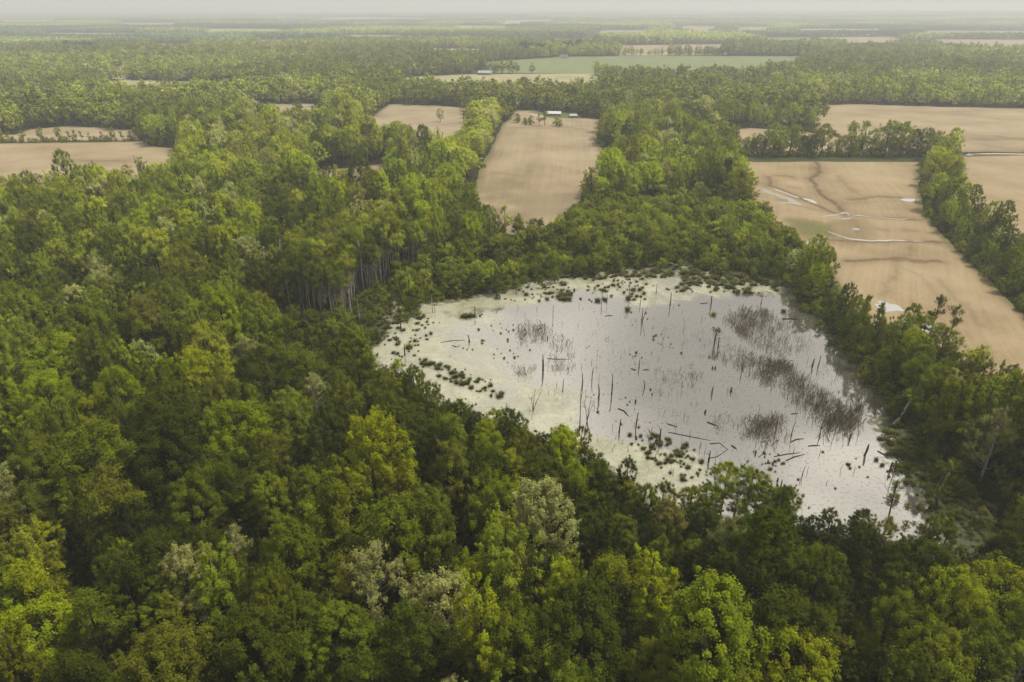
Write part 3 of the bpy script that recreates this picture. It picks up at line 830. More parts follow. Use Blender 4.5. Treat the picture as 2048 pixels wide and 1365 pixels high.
# kind, height, crown radius, crown base, puffs, puff radius, leaves per puff, leaf size, wood
SHAPES = {
    'dome':  [('dome', 19, 5.8, 0.28, 105, 1.3, 80, 0.40), ('dome', 22, 5.2, 0.32, 140, 1.0, 70, 0.40), ('dome', 20, 6.2, 0.26, 130, 1.2, 80, 0.42), ('dome', 18, 5.4, 0.24, 115, 1.1, 80, 0.40), ('dome', 21, 5.7, 0.30, 150, 0.95, 70, 0.40), ('dome', 17, 6.4, 0.22, 110, 1.4, 90, 0.44)],
    'plume': [('plume', 19, 5.4, 0.24, 120, 1.0, 90, 0.38), ('plume', 22, 4.6, 0.28, 92, 1.25, 100, 0.38), ('plume', 20, 5.0, 0.25, 92, 1.2, 105, 0.40), ('plume', 23, 4.2, 0.32, 88, 1.1, 105, 0.36)],
    'egg':   [('egg', 17, 4.6, 0.20, 90, 1.05, 95, 0.38), ('egg', 20, 4.3, 0.24, 80, 1.25, 105, 0.38), ('egg', 19, 3.9, 0.22, 74, 1.15, 110, 0.36)],
    'cone':  [('cone', 20, 3.9, 0.14, 85, 1.05, 95, 0.36), ('cone', 18, 3.4, 0.12, 75, 1.0, 95, 0.34)],
    'airy':  [('airy', 20, 5.2, 0.34, 78, 1.25, 62, 0.40), ('airy', 18, 4.8, 0.36, 72, 1.15, 62, 0.38), ('airy', 21, 5.6, 0.40, 80, 1.2, 58, 0.40)],
    'bud':   [('bud', 20, 5.0, 0.32, 110, 1.0, 36, 0.34), ('bud', 18, 4.4, 0.34, 100, 0.95, 34, 0.32)],
    'pole':  [('pole', 23, 3.6, 0.55, 46, 1.25, 70, 0.38), ('pole', 21, 3.2, 0.50, 44, 1.2, 70, 0.38), ('pole', 24, 3.4, 0.60, 40, 1.2, 66, 0.38)],
    'swamp': [('egg', 8, 2.7, 0.14, 44, 0.85, 70, 0.32), ('dome', 7, 3.0, 0.12, 46, 0.9, 70, 0.32), ('airy', 9, 2.8, 0.25, 42, 0.8, 55, 0.30)],
    'shrub': [('dome', 3.0, 2.0, 0.08, 30, 0.6, 46, 0.26), ('egg', 3.8, 1.6, 0.06, 30, 0.6, 44, 0.26)],
}
BARK = {'bud': 'pale_bark', 'pole': 'pale_bark', 'airy': 'bark'}
NEAR = {}     # (type, i) -> (leaf mesh, wood mesh, height, radius)
for ty, lst in SHAPES.items():
    for i, (k, H, R, b, nc, rc, npl, sz) in enumerate(lst):
        L, w = grow(k, 100 + len(NEAR), H, R, b, nc, rc, npl, sz)
        NEAR[ty, i] = (leaf_mesh('crown', L), w.mesh('trunk', M[BARK.get(ty, 'bark')], True), H, R)
def joined(name, leaf_me, wood_me):
    """leaves and wood in one mesh for the wood of trees that is one object"""
    lv = np.empty(len(leaf_me.vertices) * 3, np.float32); leaf_me.vertices.foreach_get('co', lv); lv = lv.reshape(-1, 3)
    wv = np.empty(len(wood_me.vertices) * 3, np.float32); wood_me.vertices.foreach_get('co', wv); wv = wv.reshape(-1, 3)
    lf = np.arange(len(lv)).reshape(-1, 4)
    wf4 = np.array([p.vertices[:] for p in wood_me.polygons if len(p.vertices) == 4]) + len(lv)
    me = np_mesh(name, np.concatenate([lv, wv]), [lf, wf4], [leaf_me.materials[0], wood_me.materials[0]], np.concatenate([np.zeros(len(lf)), np.ones(len(wf4))]))
    c = np.empty(len(lv) * 4, np.float32); leaf_me.attributes['lc'].data.foreach_get('color', c)
    set_attr(me, 'lc', np.concatenate([c.reshape(-1, 4), np.ones((len(wv), 4))]), 'FLOAT_COLOR')
    return me
SRC = []                # source objects for the one-object woods; not placed in the scene themselves
SRC_ID = {}
for key, (lm, wm, H, R) in NEAR.items():
    SRC_ID['near', key] = len(SRC)
    SRC.append(bpy.data.objects.new('tree_shape', joined('tree_shape', lm, wm)))
MIDS = {'dome': [('dome', 19, 6.2, 0.2, 30, 2.3, 22, 1.15), ('dome', 17, 5.6, 0.2, 28, 2.1, 22, 1.1), ('dome', 20, 5.8, 0.22, 32, 2.0, 22, 1.05)],
        'plume': [('plume', 21, 4.8, 0.25, 44, 1.7, 16, 1.0)], 'egg': [('egg', 19, 4.4, 0.18, 28, 1.9, 22, 1.0)], 'cone': [('cone', 19, 3.8, 0.1, 30, 1.5, 20, 0.95)],
        'airy': [('airy', 19, 5.4, 0.28, 28, 1.7, 16, 0.95)], 'bud': [('bud', 19, 5.0, 0.28, 30, 1.5, 12, 0.9)]}
for ty, lst in MIDS.items():
    for i, (k, H, R, b, nc, rc, npl, sz) in enumerate(lst):
        L, w = grow(k, 300 + len(SRC), H, R, b, nc, rc, npl, sz)
        SRC_ID['mid', (ty, i)] = len(SRC)
        SRC.append(bpy.data.objects.new('tree_shape', joined('tree_shape', leaf_mesh('crown', L), w.mesh('trunk', M['bark'], True))))

# ------------------------------------------------------------------ leaf colours
TINTS = {
    'mid green': (0.112, 0.137, 0.008), 'dark green': (0.055, 0.071, 0.006), 'lime green': (0.222, 0.265, 0.008), 'yellow green': (0.212, 0.242, 0.018),
    'olive': (0.128, 0.142, 0.013), 'bronze': (0.168, 0.165, 0.030), 'pale green': (0.270, 0.285, 0.085), 'fresh green': (0.150, 0.187, 0.010),
}
TN = list(TINTS)
def choose(P, rng):
    """type and tint of the tree at each point"""
    n = len(P)
    g1, g2, g3 = fnoise(P[:, 0], P[:, 1], 60), fnoise(P[:, 0] + 500, P[:, 1], 45), fnoise(P[:, 0], P[:, 1] + 800, 150)
    r = np.hypot(P[:, 0], P[:, 1])
    types = []; tints = []
    for i in range(n):
        w = {'dome': 0.40, 'plume': 0.20, 'egg': 0.14, 'cone': 0.07, 'airy': 0.12, 'bud': 0.05}
        if g1[i] > 0.55: w['plume'] += 0.25; w['dome'] -= 0.12
        if g1[i] < 0.42: w['dome'] += 0.25
        ks = list(w); pr = np.array([w[k] for k in ks]); pr /= pr.sum()
        ty = ks[rng.choice(len(ks), p=pr)]
        c = {'mid green': 0.30, 'dark green': 0.24, 'lime green': 0.08, 'yellow green': 0.10, 'olive': 0.13, 'bronze': 0.02, 'pale green': 0.05, 'fresh green': 0.09}
        if g2[i] > 0.56: c['lime green'] += 0.22; c['yellow green'] += 0.12; c['dark green'] = 0.06
        if g2[i] < 0.43: c['dark green'] += 0.12; c['lime green'] = 0.05
        if r[i] < 165: c['dark green'] += 0.06; c['yellow green'] *= .6; c['bronze'] *= .5  # nearest wood leans to dark tints, the foreground's dimness put into colour
        if r[i] > 420: c['yellow green'] += 0.16 + 0.3 * max(0, g3[i] - 0.4) * 3; c['olive'] += 0.14; c['pale green'] += 0.10; c['bronze'] += 0.02
        if ty == 'bud': c = {'pale green': 0.5, 'bronze': 0.2, 'yellow green': 0.3}
        if ty == 'cone': c = {'mid green': 0.3, 'dark green': 0.4, 'fresh green': 0.3}
        ks = list(c); pr = np.array([c[k] for k in ks]); pr /= pr.sum()
        types.append(ty); tints.append(ks[rng.choice(len(ks), p=pr)])
    return types, tints
def jitter_grid(x0, x1, y0, y1, s, rng, jit=0.36):
    gx, gy = np.meshgrid(np.arange(x0, x1, s), np.arange(y0, y1, s * 0.866))
    gx = gx + (np.arange(gx.shape[0]) % 2)[:, None] * s * 0.5
    P = np.stack([gx.ravel(), gy.ravel()], 1)
    return P + rng.uniform(-jit, jit, P.shape) * s
def free(P):
    ok = np.ones(len(P), bool)
    for poly in NO_TREE:
        lo, hi = poly.min(0) - 1, poly.max(0) + 1
        m = ok & (P[:, 0] > lo[0]) & (P[:, 0] < hi[0]) & (P[:, 1] > lo[1]) & (P[:, 1] < hi[1])
        if m.any():
            idx = np.nonzero(m)[0]
            ok[idx[inside(P[idx], poly)]] = False
    return ok
rng = np.random.default_rng(5)
T = []          # x, y, type, variant, tint name, scale xy, scale z, rot, tint jitter
def add_trees(P, types, tints, smin=0.82, smax=1.15, z=None):
    for i in range(len(P)):
        nv = len(SHAPES[types[i]])
        s = rng.uniform(smin, smax) if smin != 0.82 else float(np.clip(rng.normal(1.0, .18), .6, 1.32))
        wide = rng.uniform(0.82, 1.18) if smin == 0.82 else rng.uniform(.9, 1.12)
        bank = 1.0
        if smin == 0.82 and P[i][1] < 300:
            d_ = seg_dist(P[i][None], POND, True)[0][0]
            if d_ < 30 and P[i][1] < 175 and P[i][0] < (62 if P[i][1] > 140 else 95):
                bank = (0.56 if P[i][0] < 72 else 0.64) + (0.44 if P[i][0] < 72 else 0.36) * d_ / 30
                if d_ < 18 and types[i] in ('airy', 'bud', 'plume', 'cone'): types[i] = 'egg'; nv = 3
        if smin == 0.82 and P[i][0] > 60 and 120 < P[i][1] < 360:
            dr_ = seg_dist(P[i][None], FP['right'], True)[0][0]
            if dr_ < 40: bank = 0.62 + 0.38 * dr_ / 40
        if smin == 0.82 and 230 < P[i][1] < 400 and seg_dist(P[i][None], FP['centre'], True)[0][0] < 26 and P[i][1] < 330: bank = min(bank, .68)
        s *= bank
        T.append([P[i][0], P[i][1], types[i], int(rng.integers(nv)), tints[i], s * wide, s * rng.uniform(.9, 1.12), rng.uniform(0, 6.283), rng.uniform(0.8, 1.22), rng.uniform(.93, 1.08)])
# main wood, to 720 m
P = jitter_grid(-640, 640, 42, 760, 9.3, rng, .42)
r = np.hypot(P[:, 0], P[:, 1])
P = P[(np.abs(P[:, 0]) < P[:, 1] * 0.86 + 80) & (r < 720)]
sw = inside(P, SWAMP); tk = inside(P, TRUNKS); shr = inside(P, SHORE)
P = P[free(P) & ~sw & ~tk & ~shr]
ty, ti = choose(P, rng)
low = inside(P, LOWFRONT)
cut = low & (rng.random(len(P)) < .5)
P = P[~cut]; ty = [a for a, q in zip(ty, cut) if not q]; ti = [a for a, q in zip(ti, cut) if not q]; low = low[~cut]
add_trees(P[~low], [a for a, q in zip(ty, low) if not q], [a for a, q in zip(ti, low) if not q])
add_trees(P[low], [a for a, q in zip(ty, low) if q], [a for a, q in zip(ti, low) if q], .42, .6)
# lower trees filling the gaps between the tall ones
Q = jitter_grid(-330, 330, 42, 420, 9.6, rng, .5)
Q = Q[(np.abs(Q[:, 0]) < Q[:, 1] * 0.86 + 80) & (np.hypot(Q[:, 0], Q[:, 1]) < 420)]
Q = Q[free(Q) & ~inside(Q, LOWFRONT) & ~inside(Q, SWAMP) & ~inside(Q, TRUNKS) & ~inside(Q, SHORE)]
add_trees(Q, ['egg' if rng.random() < .6 else 'dome' for _ in Q], [str(rng.choice(['dark green', 'mid green', 'olive'], p=[.6, .3, .1])) for _ in Q], .36, .58)
Q = jitter_grid(-330, 330, 42, 300, 4.4, rng, .5)
Q = Q[(np.abs(Q[:, 0]) < Q[:, 1] * 0.86 + 80) & (np.hypot(Q[:, 0], Q[:, 1]) < 300)]
Q = Q[free(Q) & ~inside(Q, SWAMP) & ~inside(Q, TRUNKS) & ~inside(Q, SHORE)]
add_trees(Q, ['shrub'] * len(Q), [str(rng.choice(['dark green', 'olive', 'mid green'], p=[.6, .2, .2])) for _ in Q], 0.8, 1.7)
# tall bare-stemmed trees at the edge of the marsh
P = jitter_grid(*np.array([TRUNKS.min(0)[0], TRUNKS.max(0)[0], TRUNKS.min(0)[1], TRUNKS.max(0)[1]]), 4.6, rng)
P = P[inside(P, TRUNKS) & free(P)]
add_trees(P, ['pole'] * len(P), [str(rng.choice(['mid green', 'olive', 'dark green', 'yellow green'])) for _ in P], 0.8, 1.05)
# small trees and shrubs of the swamp
P = jitter_grid(SWAMP[:, 0].min(), SWAMP[:, 0].max(), SWAMP[:, 1].min(), SWAMP[:, 1].max(), 4.3, rng)
P = P[inside(P, SWAMP) & free(P)]
gsw = fnoise(P[:, 0], P[:, 1], 20)
P = P[gsw > 0.34]
add_trees(P, ['swamp'] * len(P), [str(rng.choice(['mid green', 'dark green', 'olive', 'fresh green', 'yellow green'], p=[.28, .14, .28, .15, .15])) for _ in P], 0.55, 1.45)
# undergrowth along shores and field edges
def edge_points(poly, s, off, wob):
    out = []
    n = len(poly)
    for i in range(n):
        a, b = poly[i], poly[(i + 1) % n]
        L = np.hypot(*(b - a)); k = int(L / s)
        for j in range(k):
            out.append(a + (b - a) * (j + rng.random()) / max(k, 1) + rng.normal(size=2) * wob)
    return np.array(out)
E = edge_points(POND, 2.2, 0, 2.0)
E = np.concatenate([E] + [edge_points(FP[k], 3.2, 0, 1.8) for k in ('centre', 'right', 'rightmost', 'left', 'leftback', 'midleft', 'strip')])
E = E[(np.abs(E[:, 0]) < E[:, 1] * 0.86 + 30) & (np.hypot(E[:, 0], E[:, 1]) < 720)]
E = E[free(E)]
add_trees(E, ['shrub'] * len(E), [str(rng.choice(['mid green', 'dark green', 'olive'])) for _ in E], 0.6, 1.5)
S = jitter_grid(SHORE[:, 0].min(), SHORE[:, 0].max(), SHORE[:, 1].min(), SHORE[:, 1].max(), 3.0, rng)
S = S[inside(S, SHORE) & free(S)]
add_trees(S, ['shrub'] * len(S), [str(rng.choice(['dark green', 'olive', 'mid green'])) for _ in S], 0.5, 1.3)

Q = jitter_grid(LOWFRONT[:, 0].min(), LOWFRONT[:, 0].max(), LOWFRONT[:, 1].min(), LOWFRONT[:, 1].max(), 3.2, rng)
Q = Q[inside(Q, LOWFRONT) & free(Q)]
add_trees(Q, ['shrub' if rng.random() < .7 else 'swamp' for _ in Q], [str(rng.choice(['dark green', 'olive', 'mid green'])) for _ in Q], 0.6, 1.3)
ROUND_ROWS = [P2([(935,378),(985,300),(1005,245),(1012,205),(950,205),(925,262),(895,300),(870,350)]), P2([(640,236),(726,248),(780,206),(780,165),(740,165),(650,205)])]
for t in T:
    if any(inside(np.array([[t[0], t[1]]]), q)[0] for q in ROUND_ROWS):
        t[2] = 'dome'; t[3] = int(rng.integers(len(SHAPES['dome']))); t[4] = str(rng.choice(['yellow green', 'olive', 'pale green'], p=[.6, .25, .15])); t[5] *= 1.22; t[6] *= .92; t[8] *= 1.2
BELT = P2([(1570,540),(1700,515),(1850,600),(2048,700),(2250,900),(2250,1365),(2048,1200),(1950,1000),(1700,700)])
for t in T:
    if t[4] == 'dark green' and t[2] != 'shrub' and inside(np.array([[t[0], t[1]]]), BELT)[0]: t[4] = str(rng.choice(['mid green', 'fresh green', 'olive', 'dark green']))  # lighter tints put in to offset the shade on the belt's sides
THICK = P2([(1298,336),(1378,336),(1372,286),(1308,286)])
for t in T:
    if inside(np.array([[t[0], t[1]]]), THICK)[0]: t[4] = 'pale green' if rng.random() < .5 else 'yellow green'; t[5] *= .8; t[6] *= .5
for k in range(26):
    u = rng.random(); q = at(1605 + 250 * u, 262 + 39 * u + rng.uniform(-2, 2))
    T.append([q[0], q[1], str(rng.choice(['dome', 'egg', 'airy', 'shrub'])), int(rng.integers(2)), str(rng.choice(['mid green', 'olive', 'fresh green', 'yellow green'])), rng.uniform(.7, .95), rng.uniform(.6, .9), rng.uniform(0, 6), 1.0, 1.0])
# single trees one can point at
def special(px, py, ty, var, tint, H, Rf=1.0, **k):
    p = at(px, py)
    hh = NEAR[ty, var][2]
    s = H / hh
    T.append([p[0], p[1], ty, var, tint, s * Rf, s, rng.uniform(0, 6), 1.0, 1.0, k])
for px in range(1482, 1850, 7):
    special(px + rng.uniform(-3, 3), 313, 'shrub', int(rng.integers(2)), ['mid green', 'dark green', 'olive'][px % 3], rng.uniform(3, 7.5), 1.1)
for px in range(1474, 1850, 13):
    special(px + rng.uniform(-4, 4), 311 + rng.uniform(-1, 1), ['dome', 'egg', 'plume'][int(rng.integers(3))], int(rng.integers(3)), ['mid green', 'fresh green', 'olive', 'yellow green'][int(rng.integers(4))], rng.uniform(10, 19), rng.uniform(.9, 1.2))
special(881, 244, 'dome', 3, 'pale green', 13, 0.85, name='broadleaf_tree', label='lone round pale yellow-green tree standing in the bare tan field')
special(928, 246, 'airy', 2, 'olive', 19, 0.95, name='broadleaf_tree', label='large dark-limbed olive tree at the field edge beside the hedgerow')
for i, (px, h, ty, var, ti) in enumerate([(1458, 19, 'airy', 0, 'olive'), (1490, 12, 'bud', 1, 'bronze'), (1508, 12, 'egg', 1, 'mid green'), (1525, 12, 'cone', 1, 'dark green'), (1545, 21, 'airy', 2, 'fresh green'),
        (1578, 20, 'airy', 0, 'mid green'), (1602, 13, 'dome', 1, 'dark green'), (1620, 14, 'dome', 1, 'dark green'), (1641, 21, 'airy', 1, 'olive'), (1664, 10, 'bud', 1, 'bronze'),
        (1680, 13, 'bud', 0, 'bronze'), (1697, 14, 'egg', 0, 'mid green'), (1722, 22, 'airy', 2, 'fresh green'), (1768, 23, 'dome', 0, 'fresh green'), (1800, 22, 'airy', 0, 'mid green'), (1822, 17, 'dome', 1, 'dark green'), (1842, 18, 'dome', 2, 'dark green')]):
    special(px, 312 + rng.uniform(-1, 2), 'dome' if ty == 'airy' and i % 3 else ty, var, ti, h * 1.15, 1.12, row=True)
for px, h in [(0, 9), (18, 8), (48, 9), (84, 12), (120, 12), (140, 8), (152, 9), (165, 8), (180, 7), (205, 8), (228, 12), (245, 8), (262, 9)]:
    special(px, 282, 'egg' if h > 10 else 'airy', 1, ['mid green', 'olive', 'dark green'][int(px) % 3], h, 1.0, hedge=True)
for px, py, h in [(1022, 240, 14), (1035, 246, 9), (1062, 250, 9), (1078, 252, 12), (1089, 252, 14), (1050, 250, 7), (1112, 252, 9), (1120, 254, 7)]:
    special(px, py, 'airy' if h > 10 else 'shrub', 1, ['mid green', 'olive', 'fresh green'][int(px) % 3], h, 0.9)
special(1860, 668, 'airy', 1, 'dark green', 15, 0.7); special(1900, 672, 'airy', 0, 'mid green', 12, 0.8)
special(1492, 1018, 'dome', 5, 'fresh green', 11, 0.95); special(1443, 1015, 'dome', 0, 'lime green', 12, 0.95)
# ragged far edge of the pond: small swamp trees and bushes standing in the shallows
for k in range(230):
    x = rng.uniform(985, 1580); y = float(np.interp(x, [985, 1050, 1140, 1240, 1290, 1400, 1490, 1580], [580, 557, 542, 527, 518, 525, 535, 556])) + abs(rng.normal()) * 11 - 4
    hgt = rng.uniform(1.6, 6.5) * (1.0 if rng.random() < .75 else 1.4)
    special(x, y, 'swamp' if hgt > 3.6 else 'shrub', int(rng.integers(2)), ['mid green', 'dark green', 'olive', 'yellow green'][int(rng.choice(4, p=[.3, .35, .27, .08]))], hgt, rng.uniform(.8, 1.3))
for k in range(60):
    x = rng.uniform(690, 850); y = rng.uniform(598, 650) + (x < 760) * rng.uniform(0, 40)
    special(x, y, 'shrub', int(rng.integers(2)), ['dark green', 'olive'][k % 2], rng.uniform(1.2, 3.6), 1.1)
for k in range(55):
    q = (rng.uniform(1775, 1960), rng.uniform(870, 1060))
    if inside(at(*q)[None], POND)[0]: special(*q, 'shrub', int(rng.integers(2)), ['dark green', 'olive'][k % 2], rng.uniform(.7, 2.0), 1.3)
for k in range(46):
    y = rng.uniform(560, 1000); x = float(np.interp(y, [560, 620, 700, 800, 900, 1000], [1572, 1618, 1690, 1772, 1842, 1930])) + rng.normal() * 9
    special(x, y, 'shrub', int(rng.integers(2)), ['dark green', 'olive', 'mid green'][k % 3], rng.uniform(1.4, 4.0), 1.1)
for x_, y_, h_ in [(1415, 1030, 8), (1468, 1034, 7.5), (1520, 1032, 8.5), (1560, 1036, 8), (1380, 1026, 7)]: special(x_, y_, 'egg', int(rng.integers(3)), ['mid green', 'olive'][int(h_) % 2], h_, 1.7)
T = [t if len(t) == 11 else t + [{}] for t in T]

def clear(T):
    keep = np.ones(len(T), bool)
    P = np.array([[t[0], t[1]] for t in T]); Rr = np.array([NEAR[t[2], t[3]][3] * t[5] for t in T])
    fixed = np.array([len(t[10]) > 0 or t[2] == 'shrub' or NEAR[t[2], t[3]][2] * t[6] < 15.5 and t[2] not in ('dome', 'egg', 'plume') for t in T])
    for k, poly in list(FP.items()) + [('pond', POND), ('swamp', SWAMP)]:
        lo, hi = poly.min(0) - 9, poly.max(0) + 9
        m = np.nonzero(keep & ~fixed & (P[:, 0] > lo[0]) & (P[:, 0] < hi[0]) & (P[:, 1] > lo[1]) & (P[:, 1] < hi[1]))[0]
        if not len(m): continue
        d = seg_dist(P[m], poly, True)[0]
        if k == 'pond':
            keep[m[d < np.where(P[m, 0] > 55, 0.15, 0.5) * Rr[m]]] = False
        elif k == 'swamp': pass
        else: keep[m[d < 0.72 * Rr[m]]] = False
    return [t for t, q in zip(T, keep) if q]
T = clear(T)

# ------------------------------------------------------------------ which trees become objects of their own
X = np.array([[t[0], t[1], NEAR[t[2], t[3]][2] * t[6], NEAR[t[2], t[3]][3] * t[5]] for t in T])
px, py, dep = proj(np.c_[X[:, :2], X[:, 2] * 0.72])
bx, by, bd = proj(np.c_[X[:, :2], X[:, 2] * 0.72])
rpx = X[:, 3] / dep * FPX
vis = (px > -rpx * 0.4) & (px < 2048 + rpx * 0.4) & (py < 1365 + rpx * 0.35) & (py > 0)
# hidden ones: top pixel covered by nearer crowns
order = np.argsort(-rpx * vis)
NAMES = {'dome': 'broadleaf_tree', 'plume': 'poplar_tree', 'egg': 'broadleaf_tree', 'cone': 'conical_tree', 'airy': 'open_crowned_tree', 'bud': 'budding_tree', 'pole': 'bare_stemmed_tree', 'swamp': 'swamp_tree', 'shrub': 'shrub'}
FORM = {'dome': 'domed', 'plume': 'plumed', 'egg': 'oval', 'cone': 'pointed', 'airy': 'open-crowned', 'bud': 'thin-leaved', 'pole': 'bare-stemmed', 'swamp': 'low swamp', 'shrub': 'bushy'}
single = []
special_idx = [i for i, t in enumerate(T) if t[10].get('label') or t[10].get('row')]
for i in order:
    if len(single) >= 300 - len(special_idx): break
    if not vis[i] or T[i][2] == 'shrub' or i in special_idx: continue
    # covered if some nearer, clearly overlapping crown stands higher in the picture
    dx = px - px[i]; dy = py - py[i]
    near = (dep < dep[i] - 1) & (np.abs(dx) < rpx * 0.55) & (np.abs(dy + 0.0) < rpx * 0.5) & (rpx > rpx[i] * 0.7)
    if near.any(): continue
    single.append(int(i))
single = sorted(set(single + special_idx))
is_single = np.zeros(len(T), bool); is_single[single] = True
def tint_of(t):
    c = np.array(TINTS[t[4]]) * t[8] * (0.88 + 0.97 * float(sstep(105, 460, math.hypot(t[0], t[1]))))  # near crowns dimmed, farther ones brightened: light put into leaf colour by distance
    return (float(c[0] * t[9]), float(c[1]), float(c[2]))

ROWP = []
pond_c = POND.mean(0)
def zone(i):
    x, y = px[i], py[i]
    d, _ = seg_dist(np.array([[T[i][0], T[i][1]]]), POND, True)
    d = d[0]
    if T[i][10].get('row'): return 'in the row behind the wet field'
    if T[i][2] == 'pole': return 'among pale trunks by the marsh'
    if T[i][2] == 'swamp': return 'in the swamp past the pond'
    if y > 1265: return 'along the bottom edge, ' + ('left part' if x < 512 else 'left of centre' if x < 1024 else 'right of centre' if x < 1536 else 'right part')
    if d < 17:
        if x > 1560 and y < 1000: return "on the pond's right bank"
        if y > 780: return "on the pond's near bank"
        return "on the pond's left bank"
    if x > 1560 and y < 1000: return 'between pond and ploughed field'
    col = 'at the left edge' if x < 150 else 'in the left wood' if x < 520 else 'in wood left of centre' if x < 1024 else 'in wood below the pond' if x < 1500 else 'in the lower right wood'
    rowb = 'front' if y > 1130 else 'second' if y > 985 else 'third' if y > 840 else 'rear'
    return f'{col}, {rowb} rank'
groups = {}
for i in single:
    t = T[i]
    if t[10].get('label'): continue
    size = 'small' if X[i, 2] < 15 else 'tall' if X[i, 2] > 20.5 else 'middling'
    groups.setdefault((size, t[4], FORM[t[2]], zone(i)), []).append(i)
ORD = ['first', 'second', 'third', 'fourth', 'fifth', 'sixth', 'seventh', 'eighth', 'ninth', 'tenth', 'eleventh', 'twelfth', 'thirteenth', 'fourteenth', 'fifteenth', 'sixteenth', 'seventeenth', 'eighteenth', 'nineteenth', 'twentieth']
LABEL = {}
for (size, ti, fo, zo), ids in groups.items():
    ids.sort(key=lambda i: px[i])
    for k, i in enumerate(ids):
        LABEL[i] = f'{size} {ti} {fo} tree {zo}' + ('' if len(ids) == 1 else (', leftmost such' if k == 0 else f', {ORD[k]} such from left'))
for i in single:
    t = T[i]
    nm = t[10].get('name') or NAMES[t[2]]
    ax = 0.88 + 0.24 * ((t[7] * 7.31) % 1.0)
    root = empty(nm, (t[0], t[1], 0.0), t[7], (t[5] * ax, t[5] / ax, t[6]))
    tag(root, t[10].get('label') or LABEL[i], 'tree', 'trees of the wood round the pond' if not t[10].get('row') else 'row of trees behind the wet field')
    lm, wm, H, R = NEAR[t[2], t[3]]
    link(bpy.data.objects.new('trunk', wm), root)
    c = link(bpy.data.objects.new('crown', lm), root)
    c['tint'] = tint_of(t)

# ------------------------------------------------------------------ the rest of the wood: one object
pts = []; var = []; scl = []; rot = []; tin = []
def put(x, y, z, src, s, r, c):
    pts.append((x, y, z)); var.append(src); scl.append(s); rot.append((0, 0, r)); tin.append((*c, 1))
for i, t in enumerate(T):
    if is_single[i]: continue
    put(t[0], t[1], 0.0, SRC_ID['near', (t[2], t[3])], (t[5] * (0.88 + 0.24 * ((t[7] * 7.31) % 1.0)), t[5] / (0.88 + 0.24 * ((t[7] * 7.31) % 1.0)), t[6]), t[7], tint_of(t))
# middle distance, 720 m to 2300 m
P = jitter_grid(-1700, 1700, 560, 2320, 11.2, rng, .45)
r = np.hypot(P[:, 0], P[:, 1])
P = P[(np.abs(P[:, 0]) < P[:, 1] * 0.80 + 20) & (r >= 720) & (r < 2300)]
P = P[free(P)]
ty, ti = choose(P, rng)
PINES = [P2([(1030,112),(1095,114),(1092,106),(1035,104)]), P2([(415,190),(490,194),(470,186),(415,184)]), P2([(135,106),(205,110),(200,104),(140,101)]), P2([(1120,108),(1160,108),(1160,104),(1125,104)])]
pine = np.zeros(len(P), bool)
for q in PINES: pine |= inside(P, q)
lightn = fnoise(P[:, 0] + 222, P[:, 1], 420)
for i in range(len(P)):
    k = ty[i]; nv = len(MIDS[k]); c = (np.array(TINTS[ti[i]]) * .6 + np.array((.145, .160, .026)) * .4) * rng.uniform(.85, 1.15) * (1.55 + 0.8 * sstep(0.42, 0.62, lightn[i]))  # extra brightness and sunlit patches put into the mid-distance leaf colour
    if pine[i]: k = 'dome'; nv = 3; c = np.array((0.02, 0.032, 0.014))
    s = float(np.clip(rng.normal(1.08, .2), .6, 1.5))
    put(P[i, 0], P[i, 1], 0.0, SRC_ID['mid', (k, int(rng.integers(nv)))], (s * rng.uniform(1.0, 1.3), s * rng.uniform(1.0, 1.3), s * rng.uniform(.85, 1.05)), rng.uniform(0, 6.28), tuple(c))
# far woods: hectare patches of many crowns
def patch(seed, size=95.0, n=62):
    g = np.random.default_rng(seed)
    s = size / math.sqrt(n)
    Q = jitter_grid(-size / 2, size / 2, -size / 2, size / 2, s * 1.05, g)
    V = []; F = []; Cc = []
    b = 0
    for q in Q:
        R = g.uniform(5.2, 9.5); H = g.uniform(12, 22)
        C = np.array([[q[0] + g.normal() * 1.5, q[1] + g.normal() * 1.5, H - R * .55 + g.normal() * .5] for _ in range(5)] + [[q[0], q[1], H * .45]])
        v, f, c = leaves(g, C, np.full(6, R * .62), 16, 2.8, 0.8, 0.6, np.array([q[0], q[1], H * .35]))
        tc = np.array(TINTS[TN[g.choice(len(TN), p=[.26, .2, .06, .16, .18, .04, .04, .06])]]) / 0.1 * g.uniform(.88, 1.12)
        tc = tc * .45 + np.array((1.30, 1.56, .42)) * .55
        c[:, :3] *= tc
        V.append(v); F.append(f + b); Cc.append(c); b += len(v)
    me = np_mesh('wood_patch', np.concatenate(V), np.concatenate(F), [M['leaf']])
    set_attr(me, 'lc', np.concatenate(Cc), 'FLOAT_COLOR')
    return me
for k in range(4):
    SRC_ID['far', k] = len(SRC)
    SRC.append(bpy.data.objects.new('tree_shape', patch(900 + k)))
P = []
y = 1500.0
while y < 15500:
    s = 88.0 if y < 6500 else 150.0
    xs = np.arange(-y * 0.80, y * 0.80, s)
    for x in xs: P.append((x + rng.uniform(-12, 12), y + rng.uniform(-12, 12), s / 88.0))
    y += s
P = np.array(P)
r = np.hypot(P[:, 0], P[:, 1])
P = P[(r > 2300) & (r < 15500)]
ok = free(P[:, :2])
for k in FP:
    if k.startswith('far') or k in ('wheat', 'meadow'):
        ok &= seg_dist(P[:, :2], FP[k], True)[0] > 52
ok &= ~((fnoise(P[:, 0], P[:, 1], 900) > 0.63) & (np.hypot(P[:, 0], P[:, 1]) > 3000))      # open farmland far off
P = P[ok]
zz = ground_h(P[:, 0], P[:, 1])
lf = sstep(0.38, 0.62, fnoise(P[:, 0] + 222, P[:, 1], 420))
